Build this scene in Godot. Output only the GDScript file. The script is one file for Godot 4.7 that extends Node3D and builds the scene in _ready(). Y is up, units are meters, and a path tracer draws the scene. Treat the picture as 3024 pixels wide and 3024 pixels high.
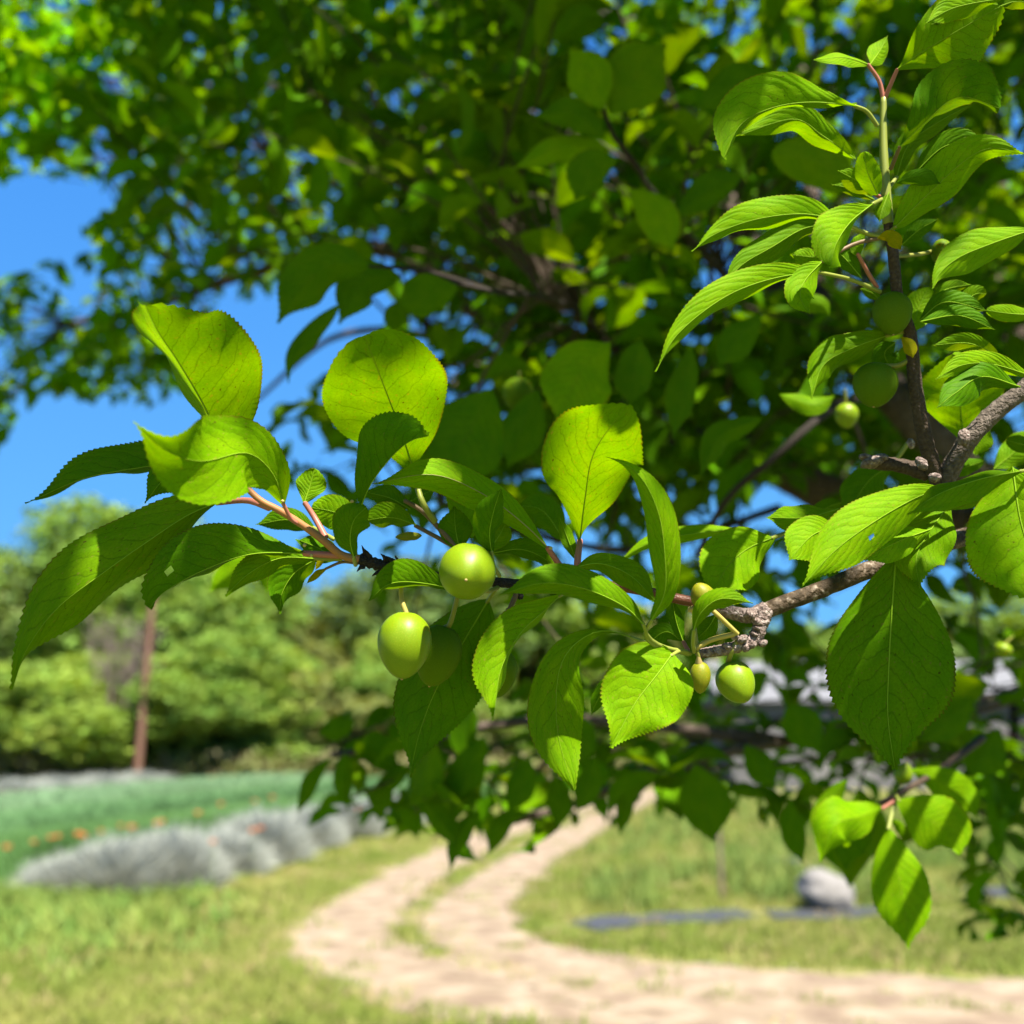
extends Node3D
# A plum branch in close-up before its own tree, a farm track, lavender rows, crops and a wooded edge.

const FOCAL := 3032.0          # focal length counted in pixels of a 3024-pixel-wide frame
const DULL := 0.66              # brings the colours below to real-world reflectance
const EYE := Vector3(0, 1.5, 0)
var view := Basis()
var sun_towards := Vector3(0.25, 0.84, 0.46).normalized()
var pull := 1.0                # brings a whole shoot nearer
var rng := RandomNumberGenerator.new()
var M := {}
var tree: Node3D
var lit_rays: Array = []       # points on the near leaves that the sun reaches: the crown leaves these gaps
var dark_spots: Array = []     # points that a leaf higher up keeps in shade
var taken := {}
var n_leaf_parts := 0
var noise := FastNoiseLite.new()


func P(x: float, y: float, d: float) -> Vector3:      # a bearing and a distance along the view axis
	d *= pull
	return EYE + view * Vector3((x - 1512.0) / FOCAL * d, (1512.0 - y) / FOCAL * d, -d)


func Q(x: float, y: float, d: float) -> Vector3:
	return P(x * 1.56522, y * 1.56522, d)


func G(x: float, y: float) -> Vector3:                 # where that bearing meets the level ground
	var r := Q(x, y, 1.0) - EYE
	return EYE + r * (-EYE.y / r.y)


func lin(r: float, g: float, b: float, a := 1.0) -> Color:
	var c := Color(r * DULL, g * DULL, b * DULL).linear_to_srgb()
	c.a = a
	return c


func raw(r: float, g: float, b: float) -> Color:
	return Color(r, g, b).linear_to_srgb()


func tag(o: Node, label := "", category := "", group := "", kind := "") -> Node:
	if label: o.set_meta("label", label)
	if category: o.set_meta("category", category)
	if group: o.set_meta("group", group)
	if kind: o.set_meta("kind", kind)
	return o


func numbered(n: String) -> String:
	taken[n] = taken.get(n, -1) + 1
	return n if taken[n] == 0 else "%s_%03d" % [n, taken[n]]


func thing(called: String, at: Vector3, label: String, category: String, group := "") -> Node3D:
	var o := Node3D.new()
	o.name = numbered(called)
	add_child(o, true)
	o.position = at
	tag(o, label, category, group)
	return o


func part(called: String, mesh: Mesh, mat: Material, parent: Node, at := Vector3.ZERO, label := "", kind := "") -> MeshInstance3D:
	var o := MeshInstance3D.new()
	o.name = called
	o.mesh = mesh
	o.material_override = mat
	parent.add_child(o, true)
	o.position = at
	tag(o, label, "", "", kind)
	return o


func part2(called: String, key: String, mesh: Mesh, mat: Material, parent: Node, at := Vector3.ZERO) -> MeshInstance3D:
	var o := part(called, mesh, mat, parent, at)          # numbered by hand where very many share one name
	if not taken.has(key): taken[key] = -1
	taken[key] += 1
	if taken[key] > 0: o.name = "%s_%03d" % [called, taken[key]]
	return o


# ---------------------------------------------------------------- curves and tubes

func spline(p: PackedVector3Array, n: int) -> PackedVector3Array:      # n + 1 points, evenly spaced, on a Catmull-Rom curve
	var m := p.size()
	if m == 2:
		var l := PackedVector3Array()
		for i in n + 1: l.append(p[0].lerp(p[1], float(i) / n))
		return l
	var dense := PackedVector3Array()
	for i in m - 1:
		var a := p[maxi(i - 1, 0)]
		var b := p[i]
		var c := p[i + 1]
		var e := p[mini(i + 2, m - 1)]
		if i == 0: a = b * 2.0 - c
		if i == m - 2: e = c * 2.0 - b
		for j in 12:
			dense.append(b.cubic_interpolate(c, a, e, j / 12.0))
	dense.append(p[m - 1])
	var along := PackedFloat32Array([0.0])
	for i in range(1, dense.size()): along.append(along[i - 1] + dense[i].distance_to(dense[i - 1]))
	var out := PackedVector3Array()
	var at := 0
	for i in n + 1:
		var want := along[-1] * i / n
		while at < along.size() - 2 and along[at + 1] < want: at += 1
		var span := maxf(along[at + 1] - along[at], 1e-9)
		out.append(dense[at].lerp(dense[at + 1], clampf((want - along[at]) / span, 0, 1)))
	return out


func add_tube(st: SurfaceTool, line: PackedVector3Array, radii: PackedFloat32Array, sides: int, rough := 0.0, freq := 1.0, origin := Vector3.ZERO) -> void:
	var n := line.size()
	var t0 := (line[1] - line[0]).normalized()
	var nx := t0.cross(Vector3.UP if absf(t0.y) < 0.9 else Vector3.RIGHT).normalized()
	var rings := []
	var along := 0.0
	for i in n:
		var t := (line[mini(i + 1, n - 1)] - line[maxi(i - 1, 0)]).normalized()
		nx = (nx - t * nx.dot(t)).normalized()
		var ny := t.cross(nx)
		if i > 0: along += line[i].distance_to(line[i - 1])
		var ring := []
		for k in sides:
			var a := TAU * k / sides
			var dir := nx * cos(a) + ny * sin(a)
			var r := radii[i]
			if rough > 0.0:
				var q := (line[i] + dir * radii[i]) * freq
				r *= 1.0 + rough * noise.get_noise_3d(q.x, q.y, q.z)
			ring.append([line[i] + dir * r - origin, dir, Vector2(float(k) / sides, along * 20.0)])
		rings.append(ring)
	for i in n - 1:
		for k in sides:
			var k2 := (k + 1) % sides
			for v in [rings[i][k], rings[i + 1][k], rings[i + 1][k2], rings[i][k], rings[i + 1][k2], rings[i][k2]]:
				st.set_normal(v[1])
				st.set_uv(v[2])
				st.add_vertex(v[0])
	for end in [0, n - 1]:                                  # round the ends off
		var t := (line[1] - line[0]).normalized() * -1.0 if end == 0 else (line[n - 1] - line[n - 2]).normalized()
		var tip := line[end] + t * radii[end] * 0.6 - origin
		for k in sides:
			var a = rings[end][k]
			var b = rings[end][(k + 1) % sides]
			for v in ([a, [tip, t, Vector2()], b] if end == n - 1 else [a, b, [tip, t, Vector2()]]):
				st.set_normal(v[1])
				st.set_uv(Vector2())
				st.add_vertex(v[0])


func tube(pts: PackedVector3Array, r0: float, r1: float, n := 8, sides := 8, rough := 0.0, freq := 1.0, origin := Vector3.ZERO) -> ArrayMesh:
	var st := SurfaceTool.new()
	st.begin(Mesh.PRIMITIVE_TRIANGLES)
	var radii := PackedFloat32Array()
	for i in n + 1: radii.append(lerpf(r0, r1, float(i) / n))
	add_tube(st, spline(pts, n), radii, sides, rough, freq, origin)
	if rough > 0.0: return smooth(st)
	return st.commit()


func smooth(st: SurfaceTool) -> ArrayMesh:
	st.index()
	st.generate_normals()
	return st.commit()


func pv(a: Array) -> PackedVector3Array:                 # [x, y, d, x, y, d ...] -> points
	var out := PackedVector3Array()
	for i in range(0, a.size(), 3): out.append(P(a[i], a[i + 1], a[i + 2]))
	return out


# ---------------------------------------------------------------- leaves

func outline(t: float, shape: int) -> float:
	match shape:
		0: return pow(sin(PI * pow(t, 1.12)), lerpf(0.80, 1.42, smoothstep(0.6, 1.0, t)))      # elliptic, short point
		1: return pow(sin(PI * pow(t, 0.92)), lerpf(0.78, 1.55, smoothstep(0.4, 1.0, t)))       # drawn out to a long tip
		2: return pow(sin(PI * pow(t, 1.38)), lerpf(0.95, 0.80, smoothstep(0.5, 1.0, t)))       # broadest above the middle
		3: return pow(sin(PI * clampf(pow(t, 1.45), 0, 1)), lerpf(0.85, 0.46, smoothstep(0.4, 0.95, t)))   # round-topped
		4: return pow(sin(PI * pow(t, 0.70)), lerpf(0.55, 1.25, smoothstep(0.3, 1.0, t)))       # heart-shaped
		6: return pow(sin(PI * pow(t, 1.6)), lerpf(1.25, 1.2, t))                               # narrow neck, long tip
		5: return pow(sin(PI * pow(t, 1.0)), 0.55)                                             # blunt oval
	return sin(PI * t)


func leaf_mesh(ctrl: PackedVector3Array, wide: float, a_left: float, a_right: float, shape: int, n: int, k: int, from: Vector3, o := {}) -> ArrayMesh:
	var line := spline(ctrl, n)
	var origin := ctrl[0]
	var twist: float = deg_to_rad(o.get("tw", 0.0))
	var cup: float = deg_to_rad(o.get("cup", 18.0))
	var wave: float = o.get("wave", 0.07)
	var ph: float = o.get("ph", rng.randf() * 6.0)
	var tooth: float = o.get("tooth", 0.028)
	var hole: Array = o.get("hole", [])
	var verts := PackedVector3Array()
	var norms := PackedVector3Array()
	var uvs := PackedVector2Array()
	var idx := PackedInt32Array()
	var rows := n + 1
	var cols := k + 1
	for side in 2:
		var sgn := 1.0 if side == 0 else -1.0
		var first := verts.size()
		for i in rows:
			var t := float(i) / n
			var p := line[i]
			var tan := (line[mini(i + 1, n)] - line[maxi(i - 1, 0)]).normalized()
			var eye := (from - p).normalized()
			var s := eye.cross(tan).normalized()      # to the left of the leaf's run as seen
			var away := tan.cross(s).normalized()
			if away.dot(eye) > 0.0: away = -away
			var ang := deg_to_rad(a_left if side == 0 else a_right) + sgn * twist * (t - 0.5)
			var w := wide * outline(clampf(t, 0.003, 0.997), shape) + wide * 0.006
			var serr := 0.0
			if tooth > 0.0: serr = tooth * wide * (1.0 if i % 2 == 1 else 0.0) * smoothstep(0.05, 0.15, t) * (0.7 + 0.6 * absf(sin(i * 1.7 + ph)))
			var q := p
			for j in cols:
				var u := float(j) / k
				if j > 0:
					var a := ang + cup * (u - 0.4)
					var step := w / k + (serr if j == k else 0.0)
					q += (s * sgn * cos(a) + away * sin(a)) * step
				var lift := sin(TAU * (t * 2.3 + side * 0.37) + ph) * wave * wide * u * u
				lift += sin(TAU * (t * 8.5 - u * 1.6) + side * 2.4 + ph) * wide * float(o.get("pucker", 0.007)) * sin(PI * minf(u * 1.15, 1.0))
				var nrm_dir := (away * cos(ang) - s * sgn * sin(ang))
				verts.append(q + nrm_dir * lift + tan * (serr if j == k else 0.0) - origin)
				uvs.append(Vector2(0.5 - sgn * 0.5 * u, t))
		for i in rows:
			for j in cols:
				var a := verts[first + i * cols + mini(j + 1, k)] - verts[first + i * cols + maxi(j - 1, 0)]
				var b := verts[first + mini(i + 2, n) * cols + j] - verts[first + maxi(i - 2, 0) * cols + j]
				var m := a.cross(b).normalized() * -sgn
				norms.append(m)
		for i in n:
			for j in k:
				var v := first + i * cols + j
				if hole.size() and side == int(hole[2]) and absf(i - hole[0] * n) < 1.6 and j == int(hole[1]): continue
				if side == 0: idx.append_array([v, v + 1, v + cols, v + 1, v + cols + 1, v + cols])
				else: idx.append_array([v, v + cols, v + 1, v + 1, v + cols, v + cols + 1])
	for i in norms.size(): norms[i] = -norms[i]
	# normals must agree with the front faces, which run clockwise
	var f := (verts[idx[1]] - verts[idx[0]])
	var mid := (idx.size() / 12) * 3
	f = (verts[idx[mid + 2]] - verts[idx[mid]]).cross(verts[idx[mid + 1]] - verts[idx[mid]])
	if f.dot(norms[idx[mid]]) < 0.0:
		for i in norms.size(): norms[i] = -norms[i]
	var arr := []
	arr.resize(Mesh.ARRAY_MAX)
	arr[Mesh.ARRAY_VERTEX] = verts
	arr[Mesh.ARRAY_NORMAL] = norms
	arr[Mesh.ARRAY_TEX_UV] = uvs
	arr[Mesh.ARRAY_INDEX] = idx
	var am := ArrayMesh.new()
	am.add_surface_from_arrays(Mesh.PRIMITIVE_TRIANGLES, arr)
	return am


func lf(a: Array, wide: float, al: float, ar: float, shape := 0, o := {}) -> MeshInstance3D:     # one near leaf, with its stalk
	var c := pv(a)
	var d: float = a[2] * pull
	var w := wide / FOCAL * d
	var px := 0.0
	for i in c.size() - 1: px += c[i].distance_to(c[i + 1]) / d * FOCAL
	var n := clampi(int(px / 4.5) / 2 * 2, 16, 84)
	if d > 0.5: n = clampi(int(px / 9.0) / 2 * 2, 14, 40)
	o["wave"] = o.get("wave", 0.06 + 0.08 * rng.randf())
	var kinds := ["leaf", "leaf", "leaf_young", "leaf_deep"]
	var which: String = o.get("mat", kinds[rng.randi() % 4])
	if rng.randf() < 0.45 and M.has(which + "_b"): which += "_b"
	var mat: Material = M[which]
	var leaf := part2("leaf", "plum leaf", leaf_mesh(c, w, al, ar, shape, n, 6 if d < 0.5 else 4, EYE, o), mat, tree, c[0])
	n_leaf_parts += 1
	if o.has("label"): tag(leaf, o.label)
	if o.has("pet"):
		var e: Array = o.pet
		var pts := PackedVector3Array([c[0] + (c[1] - c[0]).normalized() * 0.001])
		var b := pv(e)
		pts.append_array(b)
		var r: float = o.get("pr", 5.5) / FOCAL * d
		part("petiole", tube(pts, r, r * 1.25, 8, 8, 0.0, 1.0, c[0]), M[o.get("pm", "petiole")], leaf)
	var rib := PackedVector3Array()
	if d < 0.46 and o.get("rib", true):                   # the midrib stands out on the face that is turned to the eye
		for p in spline(c, 16): rib.append(p + (EYE - p).normalized() * 0.0001)
		var r2 := maxf(w * 0.011, 0.00014)
		part("midrib", tube(rib, r2 * 1.7, r2 * 0.3, 24, 5, 0.0, 1.0, c[0]), M[o.get("rm", "midrib")], leaf)
	var sunny = o.get("lit", true)                          # true, false, or the stretches that the sun reaches
	var along := spline(c, 20)
	var across := (EYE - c[0]).cross(c[1] - c[0]).normalized() * w * 0.5
	if sunny is bool and sunny:
		for t in ([0.12, 0.3, 0.48, 0.66, 0.84] if d < 0.5 else [0.3, 0.7]):
			for side in [-1.2, 0.0, 1.2]: lit_rays.append(along[int(t * 20)] + across * side)
	else:
		for t in ([0.1, 0.22, 0.34, 0.46, 0.58, 0.7, 0.82, 0.93] if d < 0.5 else [0.12, 0.37, 0.62, 0.87]):
			var near := false
			if sunny is Array:
				for u in sunny:
					if absf(u - t) < 0.17: near = true
			if not near: for side in ([-1.7, -0.85, 0, 0.85, 1.7] if wide > 75 else [-1, 0, 1]): dark_spots.append(along[int(t * 20)] + across * side * 0.9)
		if sunny is Array:
			for u in sunny:
				for side in [-1.0, 0.0, 1.0]: lit_rays.append(along[int(u * 20)] + across * side)
	return leaf


# ---------------------------------------------------------------- textures and materials

func leaf_image(w: int, h: int, seed_ := 4, pitch := 0.092) -> Array:
	var net := FastNoiseLite.new()
	net.seed = seed_
	net.noise_type = FastNoiseLite.TYPE_CELLULAR
	net.cellular_return_type = FastNoiseLite.RETURN_DISTANCE2_SUB
	net.frequency = 0.085
	var blot := FastNoiseLite.new()
	blot.seed = seed_ + 5
	blot.frequency = 0.012
	var col := Image.create(w, h, false, Image.FORMAT_RGB8)
	var rel := Image.create(w, h, false, Image.FORMAT_RGB8)
	for y in h:
		var v := (y + 0.5) / h
		for x in w:
			var u := (x + 0.5) / w * 2.0 - 1.0
			var au := absf(u)
			var side := 0.45 if u > 0.0 else 0.0
			var f := (v - 0.20 * au - 0.10 * au * au + 0.012 * sin(au * 9.0 + side * 7.0) + 0.028 * blot.get_noise_2d(x * 1.5 + 700.0, y)) / pitch + side
			var lat := absf(f - roundf(f)) * pitch
			var thick := lerpf(0.0085, 0.0040, au)
			var l := clampf(1.0 - lat / thick, 0.0, 1.0) * smoothstep(1.0, 0.82, au) * smoothstep(0.02, 0.06, v)
			var quilt := 0.5 - 0.5 * cos(TAU * f)
			var mesh_ := clampf(1.0 - (net.get_noise_2d(x, y * 0.5) + 1.0) * 5.0, 0.0, 1.0)
			var rib := clampf(1.0 - au / 0.028, 0.0, 1.0)
			var b := blot.get_noise_2d(x, y * 0.6)
			var fleck := blot.get_noise_2d(x * 9.0 + 300.0, y * 9.0)
			var c := Color(0.175, 0.435, 0.002)
			c = c.lerp(Color(0.225, 0.485, 0.003), clampf(0.5 + b * 1.2, 0, 1))
			c = c * (1.0 + 0.16 * fleck)
			var spot := blot.get_noise_2d(x * 5.0 + 90.0, y * 4.0 - 400.0)
			if spot > 0.44: c = c.lerp(Color(0.34, 0.36, 0.06), clampf((spot - 0.44) * 7.0, 0.0, 0.7))
			if spot < -0.52: c = c.lerp(Color(0.10, 0.07, 0.015), clampf((-0.52 - spot) * 9.0, 0.0, 0.85))
			c = c.lerp(Color(0.095, 0.225, 0.003), 0.62 * l)
			c = c.lerp(Color(0.115, 0.235, 0.003), 0.45 * mesh_)
			c = c.lerp(Color(0.20, 0.36, 0.02), 0.7 * rib)
			c = c.lerp(Color(0.19, 0.13, 0.02), clampf((au - 0.955) * 22.0, 0.0, 0.7) * clampf(0.4 + b * 2.5, 0.0, 1.0))
			col.set_pixel(x, y, (c * DULL).linear_to_srgb())
			var hgt := clampf(0.30 + 0.45 * quilt * smoothstep(0.0, 0.15, au) - 0.25 * l - 0.16 * mesh_ - 0.2 * rib + 0.05 * fleck, 0, 1)
			rel.set_pixel(x, y, Color(hgt, hgt, hgt))
	return [ImageTexture.create_from_image(col), ImageTexture.create_from_image(rel)]


func leaf_mat(tex: Array, tint: Color, through: Color, rough := 0.58) -> StandardMaterial3D:
	var m := StandardMaterial3D.new()
	m.albedo_texture = tex[0]
	m.albedo_color = tint
	m.roughness = rough
	m.metallic_specular = 0.16
	m.backlight_enabled = true
	m.backlight = through
	m.heightmap_enabled = true
	m.heightmap_texture = tex[1]
	m.heightmap_scale = 0.02
	return m


func plain_mat(c: Color, rough := 0.7, spec := 0.4) -> StandardMaterial3D:
	var m := StandardMaterial3D.new()
	m.albedo_color = c
	m.roughness = rough
	m.metallic_specular = spec
	return m


func noise_tex(a: Color, b: Color, c: Color, freq: float, seed_: int, kind := FastNoiseLite.TYPE_SIMPLEX_SMOOTH, size := 512, mid := 0.5) -> NoiseTexture2D:
	var t := NoiseTexture2D.new()
	t.width = size
	t.height = size
	t.seamless = true
	var nz := FastNoiseLite.new()
	nz.seed = seed_
	nz.noise_type = kind
	nz.frequency = freq
	nz.fractal_octaves = 5
	t.noise = nz
	var g := Gradient.new()
	g.offsets = PackedFloat32Array([0.0, mid, 1.0])
	g.colors = PackedColorArray([a, b, c])
	t.color_ramp = g
	return t


func noisy_mat(a: Color, b: Color, c: Color, scale: float, freq := 0.02, seed_ := 1, rough := 0.85, relief := 0.0, kind := FastNoiseLite.TYPE_SIMPLEX_SMOOTH, mid := 0.5) -> StandardMaterial3D:
	var m := StandardMaterial3D.new()
	m.albedo_texture = noise_tex(a, b, c, freq, seed_, kind, 512, mid)
	m.uv1_triplanar = true
	m.uv1_world_triplanar = true
	m.uv1_scale = Vector3.ONE * scale
	m.roughness = rough
	m.metallic_specular = 0.35
	if relief > 0.0:
		m.heightmap_enabled = true
		m.heightmap_texture = noise_tex(Color.BLACK, Color(0.5, 0.5, 0.5), Color.WHITE, freq * 1.3, seed_ + 7, kind)
		m.heightmap_scale = relief
	return m


func materials() -> void:
	var tex := leaf_image(288, 512)
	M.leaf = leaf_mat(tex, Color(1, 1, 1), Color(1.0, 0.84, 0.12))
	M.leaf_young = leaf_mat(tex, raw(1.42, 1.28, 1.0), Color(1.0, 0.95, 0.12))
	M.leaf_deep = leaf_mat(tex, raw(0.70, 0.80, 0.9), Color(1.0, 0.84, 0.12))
	var tex_b := leaf_image(288, 512, 17, 0.108)
	M.leaf_b = leaf_mat(tex_b, raw(1.08, 1.04, 1), Color(1.0, 0.84, 0.12), 0.52)
	M.leaf_young_b = leaf_mat(tex_b, raw(1.36, 1.26, 1.0), Color(1.0, 0.95, 0.12))
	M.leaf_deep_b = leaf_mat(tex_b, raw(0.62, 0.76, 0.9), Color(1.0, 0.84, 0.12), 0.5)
	M.leaf_yellow = leaf_mat(tex, raw(2.6, 1.15, 0.8), Color(1.0, 0.84, 0.12))
	M.leaf_brown = leaf_mat(tex, raw(1.6, 0.8, 8.0), Color(0.6, 0.5, 0.25))
	var cr := leaf_mat(tex, raw(0.74, 0.90, 0.8), Color(1.0, 0.86, 0.12))
	cr.vertex_color_use_as_albedo = true
	cr.heightmap_enabled = false
	M.crown = cr
	M.petiole = plain_mat(lin(0.30, 0.36, 0.06), 0.45)
	M.petiole_pink = plain_mat(lin(0.48, 0.18, 0.13), 0.45)
	M.petiole_brown = plain_mat(lin(0.20, 0.13, 0.06), 0.5)
	M.midrib = plain_mat(lin(0.26, 0.46, 0.02), 0.7, 0.2)
	M.midrib_pink = plain_mat(lin(0.36, 0.33, 0.10), 0.5)
	M.shoot = noisy_mat(lin(0.42, 0.20, 0.07), lin(0.46, 0.21, 0.09), lin(0.34, 0.24, 0.06), 60.0, 0.03, 3, 0.5)
	M.glossy_bark = noisy_mat(lin(0.13, 0.05, 0.03), lin(0.20, 0.075, 0.045), lin(0.26, 0.14, 0.10), 50.0, 0.04, 5, 0.38, 0.02)
	M.bark = noisy_mat(lin(0.025, 0.018, 0.009), lin(0.075, 0.050, 0.028), lin(0.85, 0.78, 0.72), 17.0, 0.028, 8, 0.75, 0.12, FastNoiseLite.TYPE_SIMPLEX_SMOOTH, 0.60)
	M.grey_bark = noisy_mat(lin(0.05, 0.035, 0.03), lin(0.22, 0.165, 0.15), lin(0.75, 0.69, 0.66), 24.0, 0.04, 11, 0.75, 0.12)
	M.limb_grey = noisy_mat(lin(0.045, 0.036, 0.028), lin(0.12, 0.098, 0.08), lin(0.34, 0.29, 0.26), 24.0, 0.035, 19, 0.8, 0.12)
	M.dark_bark = noisy_mat(lin(0.018, 0.015, 0.014), lin(0.045, 0.036, 0.032), lin(0.13, 0.11, 0.10), 40.0, 0.05, 12, 0.75, 0.15)
	M.shoot_bark = noisy_mat(lin(0.035, 0.025, 0.018), lin(0.075, 0.05, 0.035), lin(0.16, 0.13, 0.10), 40.0, 0.03, 14, 0.7, 0.06)
	M.limb_bark = noisy_mat(lin(0.055, 0.042, 0.035), lin(0.13, 0.10, 0.085), lin(0.30, 0.24, 0.20), 7.0, 0.03, 15, 0.85, 0.5)
	var pl := noisy_mat(lin(0.185, 0.305, 0.003), lin(0.215, 0.345, 0.004), lin(0.40, 0.50, 0.07), 60.0, 0.05, 21, 0.42, 0.0, FastNoiseLite.TYPE_SIMPLEX_SMOOTH, 0.68)
	pl.metallic_specular = 0.36
	pl.subsurf_scatter_enabled = true
	pl.subsurf_scatter_strength = 0.12
	M.plum = pl
	var p2: StandardMaterial3D = pl.duplicate()
	p2.albedo_color = raw(1.15, 0.80, 1.6)
	p2.roughness = 0.5
	M.plum_yellow = p2
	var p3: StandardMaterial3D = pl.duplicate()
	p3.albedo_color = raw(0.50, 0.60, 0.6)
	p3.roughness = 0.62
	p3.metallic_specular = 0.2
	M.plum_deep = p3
	M.stalk = plain_mat(lin(0.28, 0.30, 0.05), 0.5)
	M.stalk_yellow = plain_mat(lin(0.50, 0.42, 0.10), 0.5)
	M.scar = plain_mat(lin(0.50, 0.38, 0.14), 0.7)
	M.bud = plain_mat(lin(0.55, 0.45, 0.16), 0.55)


func _ready() -> void:
	rng.seed = 20240501
	noise.seed = 3
	noise.frequency = 1.0
	noise.fractal_octaves = 3
	var cam := Camera3D.new()
	cam.name = "camera"
	add_child(cam)
	cam.position = EYE
	cam.rotation_degrees.x = 12.8
	view = Basis.from_euler(Vector3(deg_to_rad(12.8), 0, 0))
	var lens := CameraAttributesPhysical.new()
	lens.frustum_focal_length = 35.093
	lens.frustum_focus_distance = 0.354
	lens.frustum_near = 0.02
	lens.frustum_far = 600.0
	lens.exposure_aperture = 8.6
	cam.attributes = lens
	cam.fov = 53.0
	cam.near = 0.02
	cam.far = 600.0
	var we := WorldEnvironment.new()
	we.name = "daylight"
	var env := Environment.new()
	env.background_mode = Environment.BG_SKY
	var skm := ProceduralSkyMaterial.new()
	skm.sky_top_color = raw(0.0105, 0.066, 0.224)
	skm.sky_horizon_color = raw(0.053, 0.165, 0.303)
	skm.sky_curve = 0.28
	skm.ground_bottom_color = raw(0.05, 0.05, 0.025)
	skm.ground_horizon_color = raw(0.10, 0.15, 0.17)
	skm.sun_angle_max = 1.0
	env.sky = Sky.new()
	env.sky.sky_material = skm
	env.tonemap_mode = Environment.TONE_MAPPER_LINEAR
	env.tonemap_exposure = 3.95
	env.sdfgi_enabled = true
	env.ssao_enabled = true
	env.ssil_enabled = true
	we.environment = env
	add_child(we)
	var sun := DirectionalLight3D.new()
	sun.name = "sun"
	sun.light_color = Color(1.0, 0.955, 0.88)
	sun.light_energy = 1.45
	sun.light_angular_distance = 0.53
	sun.shadow_enabled = true
	add_child(sun)
	sun.look_at_from_position(sun_towards * 50.0, Vector3.ZERO, Vector3.UP)
	materials()
	var t0 := Time.get_ticks_msec()
	surroundings()
	print("surroundings ", Time.get_ticks_msec() - t0)
	tree = thing("plum_tree", Vector3.ZERO, "plum tree with serrated green leaves and small unripe plums filling the upper picture", "tree")
	limbs()
	near_branch()
	print("near branch ", Time.get_ticks_msec() - t0)
	right_shoot()
	middle_leaves()
	plums()
	print("leaves ", n_leaf_parts, " ", Time.get_ticks_msec() - t0)
	crown()
	print("crown ", Time.get_ticks_msec() - t0, " fov ", cam.fov)


# ---------------------------------------------------------------- the branch in focus

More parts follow.
